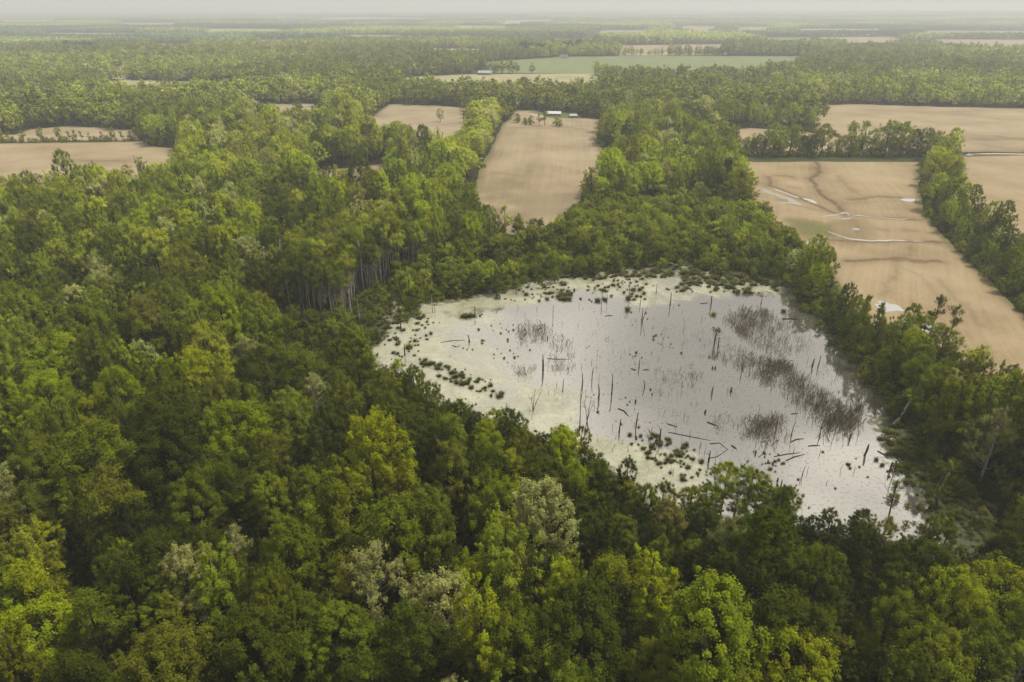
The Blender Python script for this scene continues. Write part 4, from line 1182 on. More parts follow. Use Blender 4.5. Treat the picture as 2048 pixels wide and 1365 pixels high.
dkn = sstep(0.50, 0.58, fnoise(P[:, 0] * .45 + 77, P[:, 1] + 40, 520))
for i in range(len(P)):
    l = 0.19 * rng.uniform(.85, 1.2) * (0.85 + 0.8 * lf[i])  # the same sunlit patches put into the far leaf colour
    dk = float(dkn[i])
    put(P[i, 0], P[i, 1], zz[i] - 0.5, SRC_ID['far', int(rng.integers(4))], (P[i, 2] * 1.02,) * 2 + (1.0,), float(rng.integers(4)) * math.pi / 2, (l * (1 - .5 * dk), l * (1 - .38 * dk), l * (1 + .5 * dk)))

def scatter(name, pts, var, scl, rot, tin, sources):
    """one object whose points each carry a tree shape"""
    me = bpy.data.meshes.new(name)
    me.vertices.add(len(pts))
    me.vertices.foreach_set('co', np.array(pts, np.float32).ravel())
    set_attr(me, 'variant', var, 'INT'); set_attr(me, 'scl', scl, 'FLOAT_VECTOR'); set_attr(me, 'rot', rot, 'FLOAT_VECTOR'); set_attr(me, 'tint', tin, 'FLOAT_COLOR')
    o = link(bpy.data.objects.new(name, me))
    ng = bpy.data.node_groups.new(name, 'GeometryNodeTree')
    ng.interface.new_socket('Geometry', in_out='INPUT', socket_type='NodeSocketGeometry')
    ng.interface.new_socket('Geometry', in_out='OUTPUT', socket_type='NodeSocketGeometry')
    gi, go = ng.nodes.new('NodeGroupInput'), ng.nodes.new('NodeGroupOutput')
    jn = ng.nodes.new('GeometryNodeJoinGeometry')
    def attr(nm, ty):
        a = ng.nodes.new('GeometryNodeInputNamedAttribute'); a.data_type = ty; a.inputs['Name'].default_value = nm
        return a.outputs['Attribute']
    va, sc_, ro = attr('variant', 'INT'), attr('scl', 'FLOAT_VECTOR'), attr('rot', 'FLOAT_VECTOR')
    er = ng.nodes.new('FunctionNodeEulerToRotation')
    ng.links.new(ro, er.inputs[0])
    used = sorted(set(int(v) for v in var))
    for vi in used:
        oi = ng.nodes.new('GeometryNodeObjectInfo'); oi.inputs['Object'].default_value = sources[vi]
        cmp_ = ng.nodes.new('FunctionNodeCompare'); cmp_.data_type = 'INT'; cmp_.operation = 'EQUAL'
        ng.links.new(va, cmp_.inputs[2]); cmp_.inputs[3].default_value = vi
        ip = ng.nodes.new('GeometryNodeInstanceOnPoints')
        ng.links.new(gi.outputs[0], ip.inputs['Points'])
        ng.links.new(cmp_.outputs[0], ip.inputs['Selection'])
        ng.links.new(oi.outputs['Geometry'], ip.inputs['Instance'])
        ng.links.new(er.outputs[0], ip.inputs['Rotation'])
        ng.links.new(sc_, ip.inputs['Scale'])
        ng.links.new(ip.outputs[0], jn.inputs[0])
    ng.links.new(jn.outputs[0], go.inputs[0])
    md = o.modifiers.new(name, 'NODES'); md.node_group = ng
    return o
fo = scatter('forest', pts, var, scl, rot, tin, SRC)
tag(fo, 'green spring woodland spreading from the pond to the hazy horizon', 'forest', kind='stuff')
print('trees', len(T), 'single', len(single), 'instances', len(pts))
# ------------------------------------------------------------------ dead snags standing in the pond
rs_ = np.random.default_rng(77)
def snag_mesh(h, r, lean, bend, seed, branches=0, spike=True):
    g = np.random.default_rng(seed)
    w = MB()
    n = 6
    a = g.random() * 6.28
    pts = []; rad = []
    for k in range(n):
        s = k / (n - 1)
        pts.append((lean * s * h + bend * math.sin(s * math.pi) * h, 0.03 * h * math.sin(3 * s + a), -0.4 + s * (h + 0.4)))
        rad.append(r * (1.15 - 0.65 * s) * (1 + 0.12 * g.normal()))
    if spike:                       # splintered tip
        pts.append((pts[-1][0] + 0.04 * h, pts[-1][1], h * 1.06)); rad.append(r * 0.08)
    w.tube(pts, rad, 7)
    b = MB()
    for k in range(branches):
        s = g.uniform(0.35, 0.95); aa = g.random() * 6.28; L = h * g.uniform(0.10, 0.24)
        p = Vector((lean * s * h + bend * math.sin(s * math.pi) * h, 0, s * h))
        q = p + Vector((math.cos(aa) * L, math.sin(aa) * L, L * g.uniform(0.1, 1.0)))
        q2 = q + Vector((math.cos(aa + .5) * L * .5, math.sin(aa + .5) * L * .5, L * g.uniform(0.1, .6)))
        b.tube([p, q, q2], [r * 0.38, r * 0.22, r * 0.1], 4)
        if L > 1.2:
            q3 = q + Vector((math.cos(aa - .8) * L * .6, math.sin(aa - .8) * L * .6, L * .5))
            b.tube([q, q3], [r * .2, r * .07], 4)
    return w, b
# pixel x, top, base, half-width scale, lean, bend, branches, words
SNAGS = [
    (1283.5,617,644,1.0,0,0,0,'dark twin-stemmed snag crossed by a leaning pole'), (1256,570,604,.9,.02,.02,1,'dark dead trunk between tussocks off the far shore'),
    (1203,583,607,.7,.02,0,6,'twiggy dead sapling off the far shore'), (1214,585,606,.4,0,0,0,'hair-thin pole beside the twiggy dead sapling'),
    (1280,599,612,.8,0,0,2,'short snag with a knob, behind the crossed pair'), (1312,568,588,.8,.01,0,1,'dark post rising from far-shore tussocks'),
    (1106,611,634,.6,.01,0,0,'slim pole alone on the pale film, upper left water'), (1032,568,588,.7,0,0,2,'dead post at the edge of the far-left tussocks'),
    (1095,672,679,1.1,.02,0,0,'stubby stump below the left reed patch'), (1086,710,741,1.7,-.03,.01,0,'thick dark broken trunk in the left of the open water'),
    (1125,759,784,.8,.05,0,0,'slim tilted snag on the near-left film'), (1164,747,776,1.0,-.03,.03,0,'crooked dark snag above the bare shrubs'),
    (1159,781,860,.9,-.01,0,0,'very tall straight pole rising out of the near bank shrubs'), (1184,736,760,.9,.06,-.03,0,'bowed snag in the middle water'),
    (1197,769,798,1.3,-.06,.04,0,'stout curved snag in the near water'), (1223,750,788,1.2,-.02,.02,0,'tall straight dark trunk in the near water'),
    (1278,720,737,1.0,0,0,0,'short upright post in the middle water'), (1290,760,777,.9,-.2,.0,0,'snag bent like a boomerang'),
    (1272,826,856,1.2,.04,-.02,0,'tall dark snag behind the lower tussock patch'), (1238,838,866,1.1,.05,0,1,'dark snag at the near bank crowns'),
    (1271,800,805,1.7,0,0,0,'fat short stump in the near water'), (1319,858,884,1.5,0,0,2,'post with a cross arm above the lower tussocks'),
    (1340,586,610,1.1,0,.01,0,'upright dark trunk off the far shore, right of centre'), (1422,593,610,1.3,-.02,0,2,'stout snag with stub arms off the far shore'),
    (1436,676,694,1.1,0,0,3,'knobbed post beside the bushy-topped snag'), (1625,718,733,1.6,.06,-.03,0,'thick bowed snag right of the reed beds'),
    (1636,712,733,.9,.05,0,0,'slimmer tilted snag right of the reed beds'), (1522,598,608,1.0,0,0,1,'short snag at the top of the reed bed'),
    (1483,724,745,1.0,0,0,3,'pole with a tuft near the middle reeds'), (1424,774,788,1.4,.04,-.05,0,'bowed dark snag in the grey reflection'),
    (1462,775,784,1.6,.03,-.06,0,'short bowed snag, right neighbour of the bowed dark one'), (1583,844,872,.8,.06,-.02,0,'slim bent pole with a log at its foot'),
    (1550,838,868,.7,0,0,4,'twiggy pole in sparse near reeds'), (1417,903,925,1.4,0,0,1,'post with a fallen log hinged at its top'),
    (1511,904,908,1.6,0,0,0,'small stump in the near right water'), (1639,853,873,.9,0,0,0,'straight pole under the right reed bed'),
    (1605,931,952,.6,.05,-.03,0,'faint thin pole in the near right water'), (1555,956,963,1.4,0,0,0,'stubby stump against the near bank crowns'),
    (1562,960,973,.9,0,0,0,'short post against the near bank crowns'), (1425,735,738,1.5,0,0,0,'left one of two tiny stumps'), (1430.5,735,738,1.5,0,0,0,'right one of two tiny stumps'),
    (1410,820,826,1.6,.1,0,2,'ragged root stump in the lower middle water'), (1729,890,911,1.9,.10,.02,0,'thick spindle-shaped snag in the right water'),
    (1780,925,943,1.6,-.02,0,0,'thick dark snag near the right bank'), (1771,963,1055,1.0,-.02,0,2,'tallest pole, standing in front of the near right bank'),
    (1675,714,741,.5,-.03,0,2,'thin knotted pole right of the reeds'), (1717,798,825,.7,.04,0,3,'twiggy snag at the reed bed end'), (1699,867,880,1.2,0,0,2,'ragged snag below the reed bed end'),
    (1815,916,946,.9,.25,0,0,'leaning pole in the weedy right shallows'), (1788,890,944,.6,.02,0,3,'thin twin pole in the weedy right shallows'), (1727,738,775,1.0,.30,0,2,'forked limb propped against the right bank'),
    (782,600,637,.9,0,0,5,'branchy dead tree in the left marsh'), (802,638,660,1.3,0,0,0,'dark post in the left marsh film'), (865,590,626,1.0,0,0,1,'pale pole at the wood edge, upper left film'), (870,612,626,.9,0,0,0,'shorter pole beside the pale pole'),
    (950,614,632,1.2,0,0,2,'forked post at the grass hummock'), (939,671,684,1.5,-.12,0,1,'forked leaning stump in the left film'), (793,673,683,1.0,0,0,1,'little snag among left marsh tussocks'),
    (810,690,712,1.1,0,0,2,'snag behind near-left bank tussocks'), (731,640,690,1.0,.03,0,4,'dead tree at the left marsh corner'), (720,600,648,1.1,-.02,0,5,'branching dead tree before the pale trunks'),
]
for k, (x, yt, yb, w_, lean, bend, br, words_) in enumerate(SNAGS):
    p = at(x, yb)
    dist = math.hypot(p[0], p[1])
    # height from the two pixels
    dy = p[1]
    t_top = -(yt - 682.5) / FPX
    # camera ray through the top pixel at the same depth plane y = p[1]
    hh = CAM_H + dy * (-SP + t_top * CP) / (CP + t_top * SP)
    hh = max(hh, 0.9)
    r = 0.165 * w_ * (1.0 if hh > 2 else 1.15) * (0.8 + dist / 700)
    w, b = snag_mesh(hh, r, lean, bend, 400 + k, br, spike=hh > 1.5)
    if k == 0:
        w.tube([(1.5, 0.1, hh * 1.15), (0.7, .15, hh * .45), (0.25, 0.2, -.3)], [r * .4, r * .55, r * .6], 6)
    pale = x < 880 or k in (12, 44)
    root = empty('dead_snag', (p[0], p[1], 0.0))
    tag(root, words_, 'dead snag', 'dead snags in the pond')
    w.build('trunk', M['dead_pale' if pale and 'pale' in words_ else 'dead'], root, True)
    if b.v: b.build('branch', M['dead'], root, True)
    else:
        wb = MB()                   # a broken stub low on the stem
        aa = rs_.random() * 6.28; z0 = hh * rs_.uniform(.3, .6); L = min(0.7, hh * .15)
        bx_ = lean * z0 + bend * math.sin(z0 / hh * math.pi) * hh
        wb.tube([(bx_, 0, z0), (bx_ + math.cos(aa) * L, math.sin(aa) * L, z0 + L * .6)], [r * .35, r * .15], 4)
        wb.build('branch', M['dead'], root, True)
# many hair-thin stakes that nothing tells apart
STK = [snag_mesh(2.2, .06, l_, b_, 1500 + i, 2) for i, (l_, b_) in enumerate([(0, .02), (.12, 0), (-.15, .03), (.03, -.06)])]
STK = [(w.mesh('trunk', M['dead'], True), b.mesh('branch', M['dead'], True)) for w, b in STK]
k = 0
while k < 130:
    q = np.array([rs_.uniform(1000, 1800), rs_.uniform(590, 970)])
    p = at(*q)
    if not inside(p[None], POND)[0] or seg_dist(p[None], POND, True)[0][0] < 8: continue
    s = rs_.uniform(.35, 1.15)
    root = tag(empty('dead_stake', (p[0], p[1], 0), rs_.random() * 6.28, (1, 1, s)), 'short hair-thin dead stake poking out of the open pond water', 'dead snag', 'hair-thin dead stakes in the pond')
    link(bpy.data.objects.new('trunk', STK[k % 4][0]), root); link(bpy.data.objects.new('branch', STK[k % 4][1]), root)
    k += 1
# the one with a bushy head
p = at(1429, 688)
root = tag(empty('dead_snag', (p[0], p[1], 0)), 'snag with a bushy twig head above the open water', 'dead snag', 'dead snags in the pond')
w, b = snag_mesh(5.2, .24, 0, 0, 990, 8)
w.build('trunk', M['dead'], root, True); b.build('branch', M['dead'], root, True)
L_ = leaves(rs_, np.array([(math.cos(a) * 1.1, math.sin(a) * .9, 5.0 + .5 * math.sin(3 * a)) for a in np.linspace(0, 6, 9)]), np.full(9, .75), 30, .3)
c = link(bpy.data.objects.new('crown', leaf_mesh('crown', L_)), root); c['tint'] = (0.09, 0.085, 0.045)
# leaning trees of the right bank
for (pts_, r0, mat, lab, ivy) in [
    ([(1789, 848, 0), (1792, 824, 1.5), (1800, 806, 4), (1817, 790, 7.5)], .42, 'dead_pale', 'pale bare trunk leaning out of the right bank wood', False),
    ([(1875, 1019, 0), (1873, 992, 4), (1886, 950, 9), (1900, 925, 12)], .36, 'bark', 'mossy trunk wrapped in yellow-green ivy by the right shallows', True)]:
    b0 = at(pts_[0][0], pts_[0][1])
    P3 = []
    for (x, y, h) in pts_:
        q = at(x, y, h); P3.append(Vector((q[0] - b0[0], (q[1] - b0[1]) * 0.3, h)))
    root = tag(empty('leaning_tree', (b0[0], b0[1], 0)), lab, 'tree')
    w = MB(); w.tube([P3[0] - Vector((0, 0, .5))] + P3, [r0 * 1.3, r0 * 1.1, r0 * .85, r0 * .65, r0 * .3], 7)
    w.tube([P3[2], P3[2] + Vector((1.5, .4, 2.2)), P3[2] + Vector((2.0, .6, 4))], [r0 * .5, r0 * .3, r0 * .1], 5)
    w.build('trunk', M[mat], root, True)
    C = np.array([P3[1].lerp(P3[3], s) for s in np.linspace(0, 1, 16)]) if ivy else np.array([P3[3] + Vector(rs_.normal(size=3) * (1.6, 1.6, 1.0)) for _ in range(16)])
    L_ = leaves(rs_, C, np.full(len(C), .55 if ivy else .9), 45, .3)
    c = link(bpy.data.objects.new('ivy' if ivy else 'crown', leaf_mesh('ivy', L_)), root); c['tint'] = (0.20, 0.21, 0.03) if ivy else (0.15, 0.19, 0.015)

# bare shrubs at the near bank
for x, yb, h, n, lab in [(1174, 842, 7.5, 16, 'leafless branching shrub standing at the near bank beside the tall pole'), (1066, 822, 6.5, 8, 'sparse leafless shrub of few stems at the near-left bank'), (1300, 905, 6, 7, 'thin leafless sapling cluster among the lower tussocks')]:
    p = at(x, yb)
    root = tag(empty('bare_shrub', (p[0], p[1], 0)), lab, 'shrub')
    w = MB(); b = MB()
    for k in range(max(3, n // 3)):
        aa = rs_.random() * 6.28; L = h * rs_.uniform(.6, 1); s = rs_.uniform(.15, .38)
        q1 = Vector((math.cos(aa) * L * s * .4, math.sin(aa) * L * s * .4, L * .45)); q2 = Vector((math.cos(aa) * L * s, math.sin(aa) * L * s, L))
        w.tube([(0, 0, -.2), q1, q2], [.10, .075, .03], 5)
        for j in range(4):
            t_ = rs_.uniform(.4, .9); o_ = q1.lerp(q2, t_); a2 = aa + rs_.normal() * 1.2
            b.tube([o_, o_ + Vector((math.cos(a2) * .9, math.sin(a2) * .9, rs_.uniform(.6, 1.6)))], [.045, .02], 4)
    w.build('stem', M['dead'], root, True); b.build('branch', M['dead'], root, True)

# fallen logs
LOGS = [(1564,638,1599,640,.3,'longest of two crossed logs afloat by the right shore'), (1566,640,1597,636,.25,'thinner of two crossed logs afloat by the right shore'), (1414,845,1436,853,.3,'crooked dark log in the lower middle water'),
    (1572,922,1610,909,.2,'thin log, lower of a near-parallel pair under the right reeds'), (1582,885,1608,878,.22,'short log at the foot of a bent pole'), (1519,901,1533,889,.2,'short tilted log right of the hinged log'),
    (1463,892,1473,899,.3,'short dark log left of the small stump'), (1616,893,1640,892,.2,'thin level log below the right reed bed'), (1548,914,1600,906,.16,'thin log, upper of a near-parallel pair under the right reeds'),
    (1582,829,1597,827,.18,'small log under the middle reed bed'), (1336,865,1422,882,.14,'very long thin log edging the lower duckweed'), (1334,848,1355,855,.2,'thin log above the very long thin one'),
    (1418,903,1455,900,.25,'log hinged on top of a broken post'), (1761,889,1785,877,.5,'thick pale log near the right bank'), (1236,818,1257,833,.28,'dark slanting log in the near-left water'),
    (881,686,930,681,.16,'long thin log on the left film'), (905,692,916,695,.26,'short dark log below the long thin one on the film'), (711,607,750,589,.4,'silvery fallen trunk at the edge of the tall bare trunks'),
    (1094,718,1140,719,.16,'thin level log right of the thick broken trunk'), (1286,741,1299,741,.22,'short level log by the short upright post'), (1262,738,1273,741,.25,'small slanting log left of the short upright post'),
    (1755,903,1776,918,.25,'log slanting into the weedy right shallows'), (1790,1000,1799,1006,.25,'small log off the tallest pole'), (1400,608,1418,606,.2,'thin log near stout snag off the far shore'), (1210,633,1226,632,.2,'thin log off the far shore')]
for k, (x0, y0, x1, y1, r, lab) in enumerate(LOGS):
    a, b = at(x0, y0), at(x1, y1); r *= 0.55
    c = (a + b) / 2; d = (b - a) / 2
    up = 1.6 if 'silvery' in lab else 0.0
    w = MB(); n_ = rs_.normal(size=2) * .25
    z_up = 2.2 if 'hinged' in lab else 0.0
    w.tube([(-d[0], -d[1], .06 + z_up), (n_[0], n_[1], .14 + up * .4 + z_up * .9), (d[0], d[1], .05 + up)], [r * 1.15, r, r * .6], 7)
    root = tag(empty('fallen_log', (c[0], c[1], 0)), lab, 'log', 'fallen logs in the pond')
    w.build('trunk', M['dead_pale' if ('pale' in lab or 'silvery' in lab) else 'dead'], root, True)
    b_ = MB(); q = Vector((d[0] * .3, d[1] * .3, .1 + z_up)); b_.tube([q, q + Vector((rs_.normal() * .6, rs_.normal() * .6, .7))], [r * .4, r * .15], 4)
    b_.build('branch', M['dead'], root, True)

# tall dead and pale trunks at the marsh corner
DT = []
for k in range(3):
    g = np.random.default_rng(60 + k); w = MB(); b = MB(); H = 17
    bend = g.normal(size=2) * .5
    tp = [(bend[0] * math.sin(s * 3), bend[1] * math.sin(s * 2.4), s * H) for s in (0, .3, .6, .85, 1)]
    w.tube(tp, [.24, .2, .15, .09, .03], 6)
    for j in range(11):
        s = g.uniform(.45, .97); aa = g.random() * 6.28; L = g.uniform(1.2, 3.4) * (1.25 - s)+.5
        p = Vector((bend[0] * math.sin(s * 3), bend[1] * math.sin(s * 2.4), s * H)); q = p + Vector((math.cos(aa) * L * .6, math.sin(aa) * L * .6, L * .8))
        b.tube([p, q, q + Vector((math.cos(aa) * L * .2, math.sin(aa + 1) * L * .4, L * .6))], [.08, .05, .02], 4)
    DT.append((w.mesh('trunk', M['dead_pale'], True), b.mesh('branch', M['dead_pale'], True)))
DTX = [(572,575,1.15),(584,590,1.0),(604,585,.7),(618,600,.8),(628,612,.9),(640,598,.95),(648,606,1.1),(655,592,.8),(663,610,1.0),(672,590,.9),(686,604,.8),(692,600,.95),(699,610,1.1),(704,618,1.0),(708,605,.9),(716,592,.7),(728,588,1.2),(735,580,.8),(742,578,.7),(755,572,.9),(764,574,.7),(772,560,1.0),(655,640,1.0),(668,655,.9),(706,640,.95),(690,630,.8)]
DTX += [(545,590,1.0),(556,606,.8),(598,560,1.1),(613,556,.9),(630,565,1.1),(645,560,.9),(682,556,1.1),(720,560,1.0),(748,556,1.0)]
DW = ['leftmost, forked and whitish', 'tilted silver', 'short broken', 'thin grey', 'slim leaning', 'straight silver', 'tall whitish', 'knotted', 'upright grey', 'short-branched', 'twiggy', 'pale slender', 'tall forked', 'crooked', 'narrow', 'stunted', 'thickest whitish', 'bare grey', 'low grey', 'sparsely twigged', 'stubby', 'rightmost', 'foremost', 'second foremost', 'isolated shore', 'half-hidden', 'far-left whitish', 'far-left stubby', 'rear forked', 'rear slim', 'rear straight', 'rear silver', 'rear upright', 'rear crooked', 'rear bright']
for k, ((x, y, s), wd) in enumerate(zip(DTX, DW)):
    p = at(x, y); wm, bm_ = DT[k % 3]
    root = tag(empty('dead_tree', (p[0], p[1], 0), rs_.random() * 6.28, (s * 1.1, s * 1.1, s)), f'{wd} dead trunk among bare trunks left of the pond', 'dead tree', 'bare dead trunks left of the pond')
    link(bpy.data.objects.new('trunk', wm), root); link(bpy.data.objects.new('branch', bm_), root)

# ------------------------------------------------------------------ sedge tussocks: the largest as objects, the rest as one
def tussock_mesh(seed):
    g = np.random.default_rng(seed)
    m = MB(); n = 9
    rings = [(.86, -.05), (.84, .18), (.6, .34), (.28, .42)]
    ph = g.random(n) * .35 + .82
    vs = [(math.cos(2 * math.pi * k / n) * r * .5 * ph[k], math.sin(2 * math.pi * k / n) * r * .5 * ph[k], z) for r, z in rings for k in range(n)] + [(0, 0, .56)]
    fs = [(i * n + k, i * n + (k + 1) % n, (i + 1) * n + (k + 1) % n, (i + 1) * n + k) for i in range(3) for k in range(n)] + [(3 * n + k, 3 * n + (k + 1) % n, 4 * n) for k in range(n)]
    m.add(vs, fs, 0)
    for k in range(120):
        a = g.random() * 6.28; q = .42 * math.sqrt(g.random()); L = g.uniform(.2, .75); o = g.uniform(.1, 1.0)
        b = Vector((math.cos(a) * q, math.sin(a) * q, .40 - .75 * q)); t_ = b + Vector((math.cos(a) * o * L * 1.3, math.sin(a) * o * L * 1.3, L)); s = Vector((-math.sin(a), math.cos(a), 0)) * .045
        m.add([b - s, b + s, t_], [(0, 1, 2)], 1)
    return m
TM = [tussock_mesh(s) for s in range(4)]
TMESH = [m.mesh('grass_tussock', [M['peat'], M['tuss']], False) for m in TM]
TLIME = TM[1].mesh('grass_tussock', [M['peat'], M['tuss_lime']], False)
TZ = [  # polygon in pixels, count, size range, label
    ([(760,640),(830,625),(870,640),(860,700),(820,725),(790,715),(750,680)], 62, (.6, 1.5), 'dark sedge tussock on the pale film of the left marsh'),
    ([(830,715),(900,735),(960,760),(1010,790),(1000,800),(930,775),(850,745)], 70, (.7, 1.7), 'dark sedge tussock along the near-left bank of the pond'),
    ([(1000,590),(1060,560),(1150,552),(1250,535),(1290,530),(1320,560),(1300,600),(1200,605),(1100,600),(1020,612)], 150, (.6, 1.8), 'dark sedge tussock crowding the far shore, left half'),
    ([(1300,530),(1400,535),(1500,545),(1560,560),(1560,585),(1480,590),(1400,585),(1320,590)], 130, (.7, 2.4), 'dark sedge tussock crowding the far shore, right half'),
    ([(1250,870),(1300,868),(1360,885),(1405,905),(1405,950),(1370,965),(1320,935),(1270,905)], 85, (.5, 1.3), 'dark sedge tussock in the lower duckweed patch by the near bank'),
    ([(870,630),(1000,620),(1100,640),(1040,740),(980,790),(900,720)], 46, (.35, .8), 'small sedge tussock scattered over the left film'),
    ([(1090,620),(1300,600),(1560,600),(1560,640),(1400,640),(1350,780),(1300,860),(1220,850),(1150,790)], 60, (.3, .7), 'small sedge tussock scattered over the open water'),
    ([(1500,900),(1640,900),(1740,920),(1740,985),(1560,970),(1480,950)], 34, (.35, .8), 'small sedge tussock in the near right water'),
    ([(1760,860),(1800,870),(1850,930),(1930,1030),(1950,1070),(1880,1050),(1790,1000),(1740,960)], 75, (.45, 1.3), 'dark weedy tussock in the right-hand shallows'),
]
tus = []
for poly, n, (s0, s1), lab in TZ:
    q = np.array(poly, float); lo, hi = q.min(0), q.max(0); k = 0; ctr = []
    while k < n:
        if ctr and rs_.random() < .5:
            c = np.array(ctr[int(rs_.integers(len(ctr)))]) + rs_.normal(size=2) * (11, 6)
        else:
            c = lo + rs_.random(2) * (hi - lo); ctr.append(c)
        if not inside(c[None], q)[0]: continue
        p = at(*c); s = s0 * .85 + (s1 - s0) * rs_.random() ** 2
        tus.append((s / math.hypot(p[0], p[1]), p, s, lab)); k += 1
tus.sort(key=lambda t: -t[0])
for k, (_, p, s, lab) in enumerate(tus[:288]):
    o = link(bpy.data.objects.new('grass_tussock', TMESH[k % 4]))
    o.location = (p[0], p[1], 0.0); o.rotation_euler = (0, 0, rs_.random() * 6.28); o.scale = (s * 1.15 * rs_.uniform(.8, 1.5), s * 1.15, s * rs_.uniform(.7, 1.1))
    tag(o, lab, 'tussock', lab.replace('dark ', '').replace('tussock', 'tussocks'))
for x, y, s, lab in [(1427, 631, 1.9, 'bright lime-green mossy tussock alone in the grey water'), (818, 697, 2.6, 'lime-green sedge clump on the left marsh film'), (1567, 624, 1.7, 'square dark stump-like tussock by the right shore'), (1255, 621, 1.9, 'round dark tussock off the far shore beside a dead trunk')]:
    p = at(x, y); o = link(bpy.data.objects.new('grass_tussock', TLIME if 'lime' in lab else TMESH[0])); o.location = (p[0], p[1], 0); o.scale = (s, s, s * .8); tag(o, lab, 'tussock')
def merge(name, mats, items):
    V = []; F = []; MI = []; b = 0
    for v, f, mi in items:
        V.append(v); F += [tuple(i + b for i in q) for q in f]; MI += mi; b += len(v)
    me = bpy.data.meshes.new(name); me.from_pydata(np.concatenate(V).tolist(), [], F)
    for m in mats: me.materials.append(m)
    me.polygons.foreach_set('material_index', MI); me.update()
    return link(bpy.data.objects.new(name, me))
items = []
for k, (_, p, s, lab) in enumerate(tus[288:]):
    m = TM[k % 4]; v = np.array(m.v); a = rs_.random() * 6.28; R2 = np.array([[math.cos(a), -math.sin(a)], [math.sin(a), math.cos(a)]])
    w = v.copy(); w[:, :2] = v[:, :2] @ R2.T * s * 1.15 + p; w[:, 2] *= s
    items.append((w, m.f, m.m))
# the grass hummock and low bog plants of the far shore
for x0, x1, y0, y1, n in [(925, 950, 632, 636, 16), (1360, 1548, 538, 572, 260), (1050, 1340, 526, 556, 260), (1180, 1215, 585, 600, 0), (1115, 1140, 588, 600, 26), (700, 800, 610, 690, 90)]:
    for k in range(n):
        p = at(rs_.uniform(x0, x1), rs_.uniform(y0, y1)); s = rs_.uniform(.6, 1.7); m = TM[k % 4]; w = np.array(m.v); w[:, :2] = w[:, :2] * s * 1.3 + p; w[:, 2] *= s * .8
        items.append((w, m.f, m.m))
for k in range(420):
    x = rs_.uniform(1775, 2010); y = float(np.interp(x, [1775, 1880, 1950, 2010], [850, 940, 1010, 1085])) + rs_.normal() * 28 + 18
    p = at(x, y); s = rs_.uniform(.4, 1.2); m = TM[k % 4]; w = np.array(m.v); w[:, :2] = w[:, :2] * s * 1.4 + p; w[:, 2] *= s * .8
    items.append((w, m.f, m.m))
tag(merge('sedge_growth', [M['peat'], M['tuss']], items), 'low dark sedge and bog growth along the shores of the pond', 'sedge', kind='stuff')

RZ = [([(1440,640),(1500,610),(1540,625),(1600,670),(1615,690),(1580,712),(1520,700),(1470,660)], 300, 1.7), ([(1500,715),(1560,712),(1620,760),(1690,815),(1710,850),(1660,870),(1620,840),(1560,790),(1500,755)], 470, 1.7),
      ([(1640,810),(1720,800),(1730,850),(1690,875),(1640,870)], 90, 2.4), ([(1030,660),(1060,645),(1120,660),(1150,690),(1130,705),(1090,690),(1040,690)], 80, 1.6), ([(1100,700),(1145,700),(1150,745),(1105,740)], 34, 1.3),
      ([(1030,730),(1070,735),(1070,765),(1035,760)], 28, 1.2), ([(1410,690),(1470,695),(1530,720),(1480,740),(1420,712)], 60, 1.5), ([(1430,830),(1530,835),(1560,870),(1480,880),(1420,850)], 90, 1.5),
      ([(1510,840),(1570,830),(1580,880),(1520,890)], 60, 1.8), ([(1150,640),(1450,640),(1500,800),(1350,860),(1250,800),(1150,720)], 70, 1.0), ([(1320,740),(1400,730),(1400,790),(1340,790)], 26, 1.2), ([(1560,600),(1640,690),(1690,760),(1640,760),(1590,700)], 40, 1.0)]
V = []; F = []
for poly, n, hgt in RZ:
    q = np.array(poly, float); lo, hi = q.min(0), q.max(0); k = 0; ctr = []
    while k < n:
        c = lo + rs_.random(2) * (hi - lo)
        if ctr and rs_.random() < .6: c = np.array(ctr[int(rs_.integers(len(ctr)))]) + rs_.normal(size=2) * (17, 11)
        if not inside(c[None], q)[0]: continue
        ctr.append(c) if len(ctr) < n / 5 else None
        k += 1
        p = at(*c)
        for j in range(int(rs_.integers(4, 13))):
            o = rs_.normal(size=2) * .75; h = hgt * rs_.uniform(.3, 1.2); a = rs_.random() * 3.14; l = rs_.normal(size=2) * h * .13; s = .027
            x, y = p + o
            b = len(V)
            V += [(x - math.cos(a) * s, y - math.sin(a) * s, -.1), (x + math.cos(a) * s, y + math.sin(a) * s, -.1), (x + l[0] + math.cos(a) * s * .8, y + l[1] + math.sin(a) * s * .8, h * .75), (x + l[0] * 1.9, y + l[1] * 1.9, h)]
            F += [(b, b + 1, b + 2), (b, b + 2, b + 3)]
me = np_mesh('reeds', np.array(V), np.array(F), [M['reed']])
tag(link(bpy.data.objects.new('reeds', me)), 'brown dead reeds standing in broken beds across the pond', 'reeds', kind='stuff')

